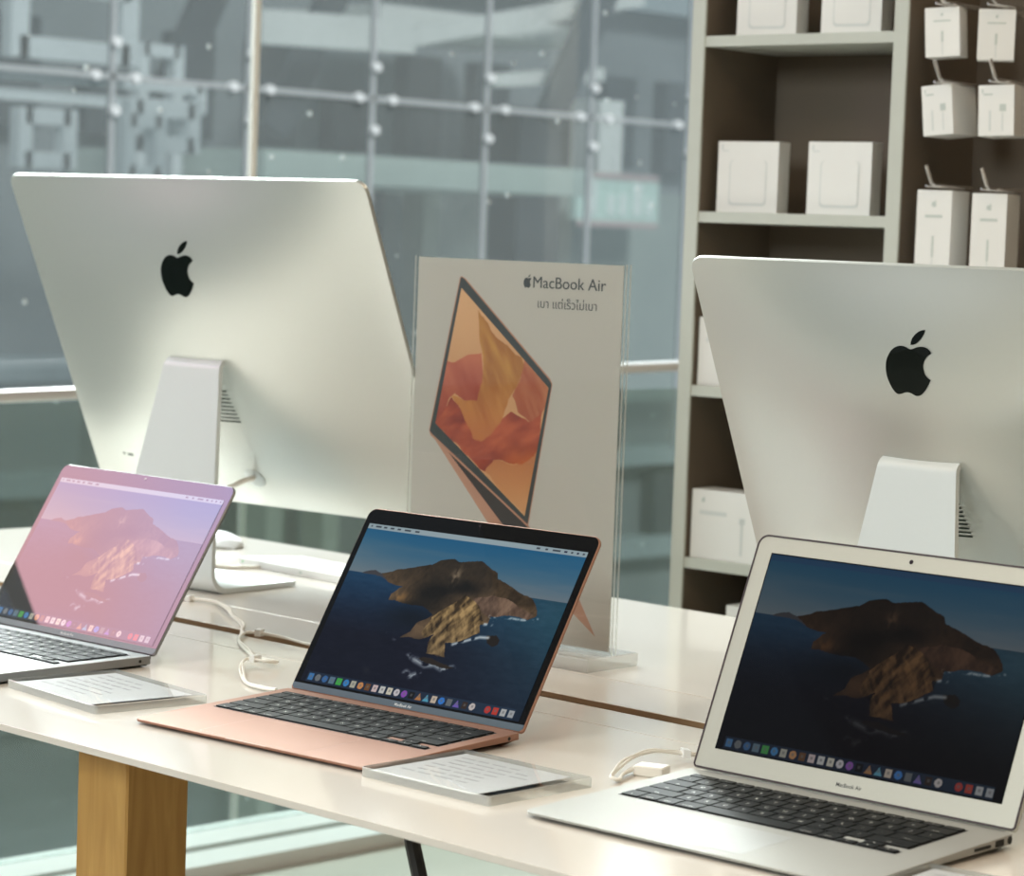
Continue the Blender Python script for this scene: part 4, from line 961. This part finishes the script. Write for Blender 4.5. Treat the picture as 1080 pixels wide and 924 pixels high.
# glass facade with point fittings
fc = thing('glass_facade', 'point-fixed glass facade across the gap, seen through the shop window', 'facade', (-12.6, 11, TZ - 2.4))
M_fg = clear('facade_glass', (.88, .905, .91, 1), .5, body=(.42, .46, .48, 1), bodyfac=.17); M_joint = E('facade_joint', (.46, .48, .50, 1), .05); M_fit = E('facade_fitting', (.92, .92, .94, 1), .03)  # diffuse body of the panes puts haze over the view behind
ys = [9.45 + 1.03 * k for k in range(-3, 8)]
zrow = [-1.02, 1.325, 3.67]
for i in range(len(ys) - 1):
    for j in range(2):
        b = MB(); b.box(-.01, .01, ys[i] - 11 + .02, ys[i + 1] - 11 - .02, zrow[j] + 2.4 + .02, zrow[j + 1] + 2.4 - .02); b.build('glass_pane', M_fg, fc)
for y in ys: b = MB(); b.box(-.012, .02, y - 11 - .016, y - 11 + .016, zrow[0] + 2.4, zrow[2] + 2.4); b.build('vertical_joint', M_joint, fc)
b = MB(); b.box(-.012, .02, ys[0] - 11, ys[-1] - 11, zrow[1] + 2.4 - .016, zrow[1] + 2.4 + .016); b.build('horizontal_joint', M_joint, fc)
for y in ys:
    b = MB(); z = zrow[1] + 2.4
    for (dy, dz) in ((-.145, 0), (.145, 0), (0, .20), (0, -.20)):
        b.rings([[(x, y - 11 + dy + .029 * math.cos(a * PI / 6), z + dz + .029 * math.sin(a * PI / 6)) for a in range(12)] for x in (.02, .06)])
    b.build('point_fitting', M_fit, fc)

# --------------------------------------------------------------------- lights
def area(name, loc, target, sx, sy, power, col):
    l = bpy.data.lights.new(name, 'AREA'); l.shape = 'RECTANGLE'; l.size = sx; l.size_y = sy; l.energy = power; l.color = col
    o = bpy.data.objects.new(name, l); COL.objects.link(o); o.location = loc
    o.rotation_euler = (Vector(target) - Vector(loc)).to_track_quat('-Z', 'Y').to_euler(); return o
area('sky_light', (-5.9, 3.1, 3.35), (-2.9, 2.4, .75), 3.4, 1.7, 400, (.94, 1.0, .975))
area('sky_light_far', (-6.3, 5.3, 3.35), (-2.6, 2.3, .75), 3.0, 1.3, 470, (.95, 1.0, .985))
for (x, y) in ((-2.3, .2), (-.6, .9), (-1.2, 3.1)):
    area('ceiling_light', (x, y, 2.93), (x, y, 0), 1.0, 1.0, 15, (1.0, .80, .60))
area('warm_light', (.2, 1.6, 2.9), (-1.2, 1.9, .75), 1.2, 1.2, 9, (1.0, .78, .52))
area('front_fill', (-1.8, -1.9, 2.35), (-2.0, 2.8, 1.0), 1.4, .9, 66, (.90, .99, 1.0))  # unseen fill added to brighten the poster and cartons from the front
sun = bpy.data.lights.new('sun', 'SUN'); sun.energy = 2.9; sun.angle = .2; sun.color = (1, .98, .95)
so = bpy.data.objects.new('sun', sun); COL.objects.link(so); so.rotation_euler = Vector((-.75, .25, -.55)).to_track_quat('-Z', 'Y').to_euler(); so.location = (0, 0, 8)
w = bpy.data.worlds.new('world'); SC.world = w; w.use_nodes = True
bg = w.node_tree.nodes['Background']; bg.inputs[0].default_value = (.62, .72, .76, 1); bg.inputs[1].default_value = .55

# --------------------------------------------------------------------- camera
cd = bpy.data.cameras.new('camera'); cam = bpy.data.objects.new('camera', cd); COL.objects.link(cam); SC.camera = cam
pitch, roll, yaw = .0752, .0368, .7732
F = Vector((-math.sin(yaw) * math.cos(pitch), math.cos(yaw) * math.cos(pitch), -math.sin(pitch)))
R = Vector((math.cos(yaw), math.sin(yaw), 0)); U = R.cross(F)
R2 = R * math.cos(roll) + U * math.sin(roll); U2 = -R * math.sin(roll) + U * math.cos(roll)
cam.matrix_world = Matrix(((R2.x, U2.x, -F.x, 0), (R2.y, U2.y, -F.y, 0), (R2.z, U2.z, -F.z, .4673 + TZ), (0, 0, 0, 1)))
cd.sensor_fit = 'HORIZONTAL'; cd.sensor_width = 36; cd.lens = 36 * 2789.94 / 1080
cd.clip_start = .05; cd.clip_end = 200
cd.dof.use_dof = True; cd.dof.focus_distance = 2.52; cd.dof.aperture_fstop = cd.lens / 1000 / .0092
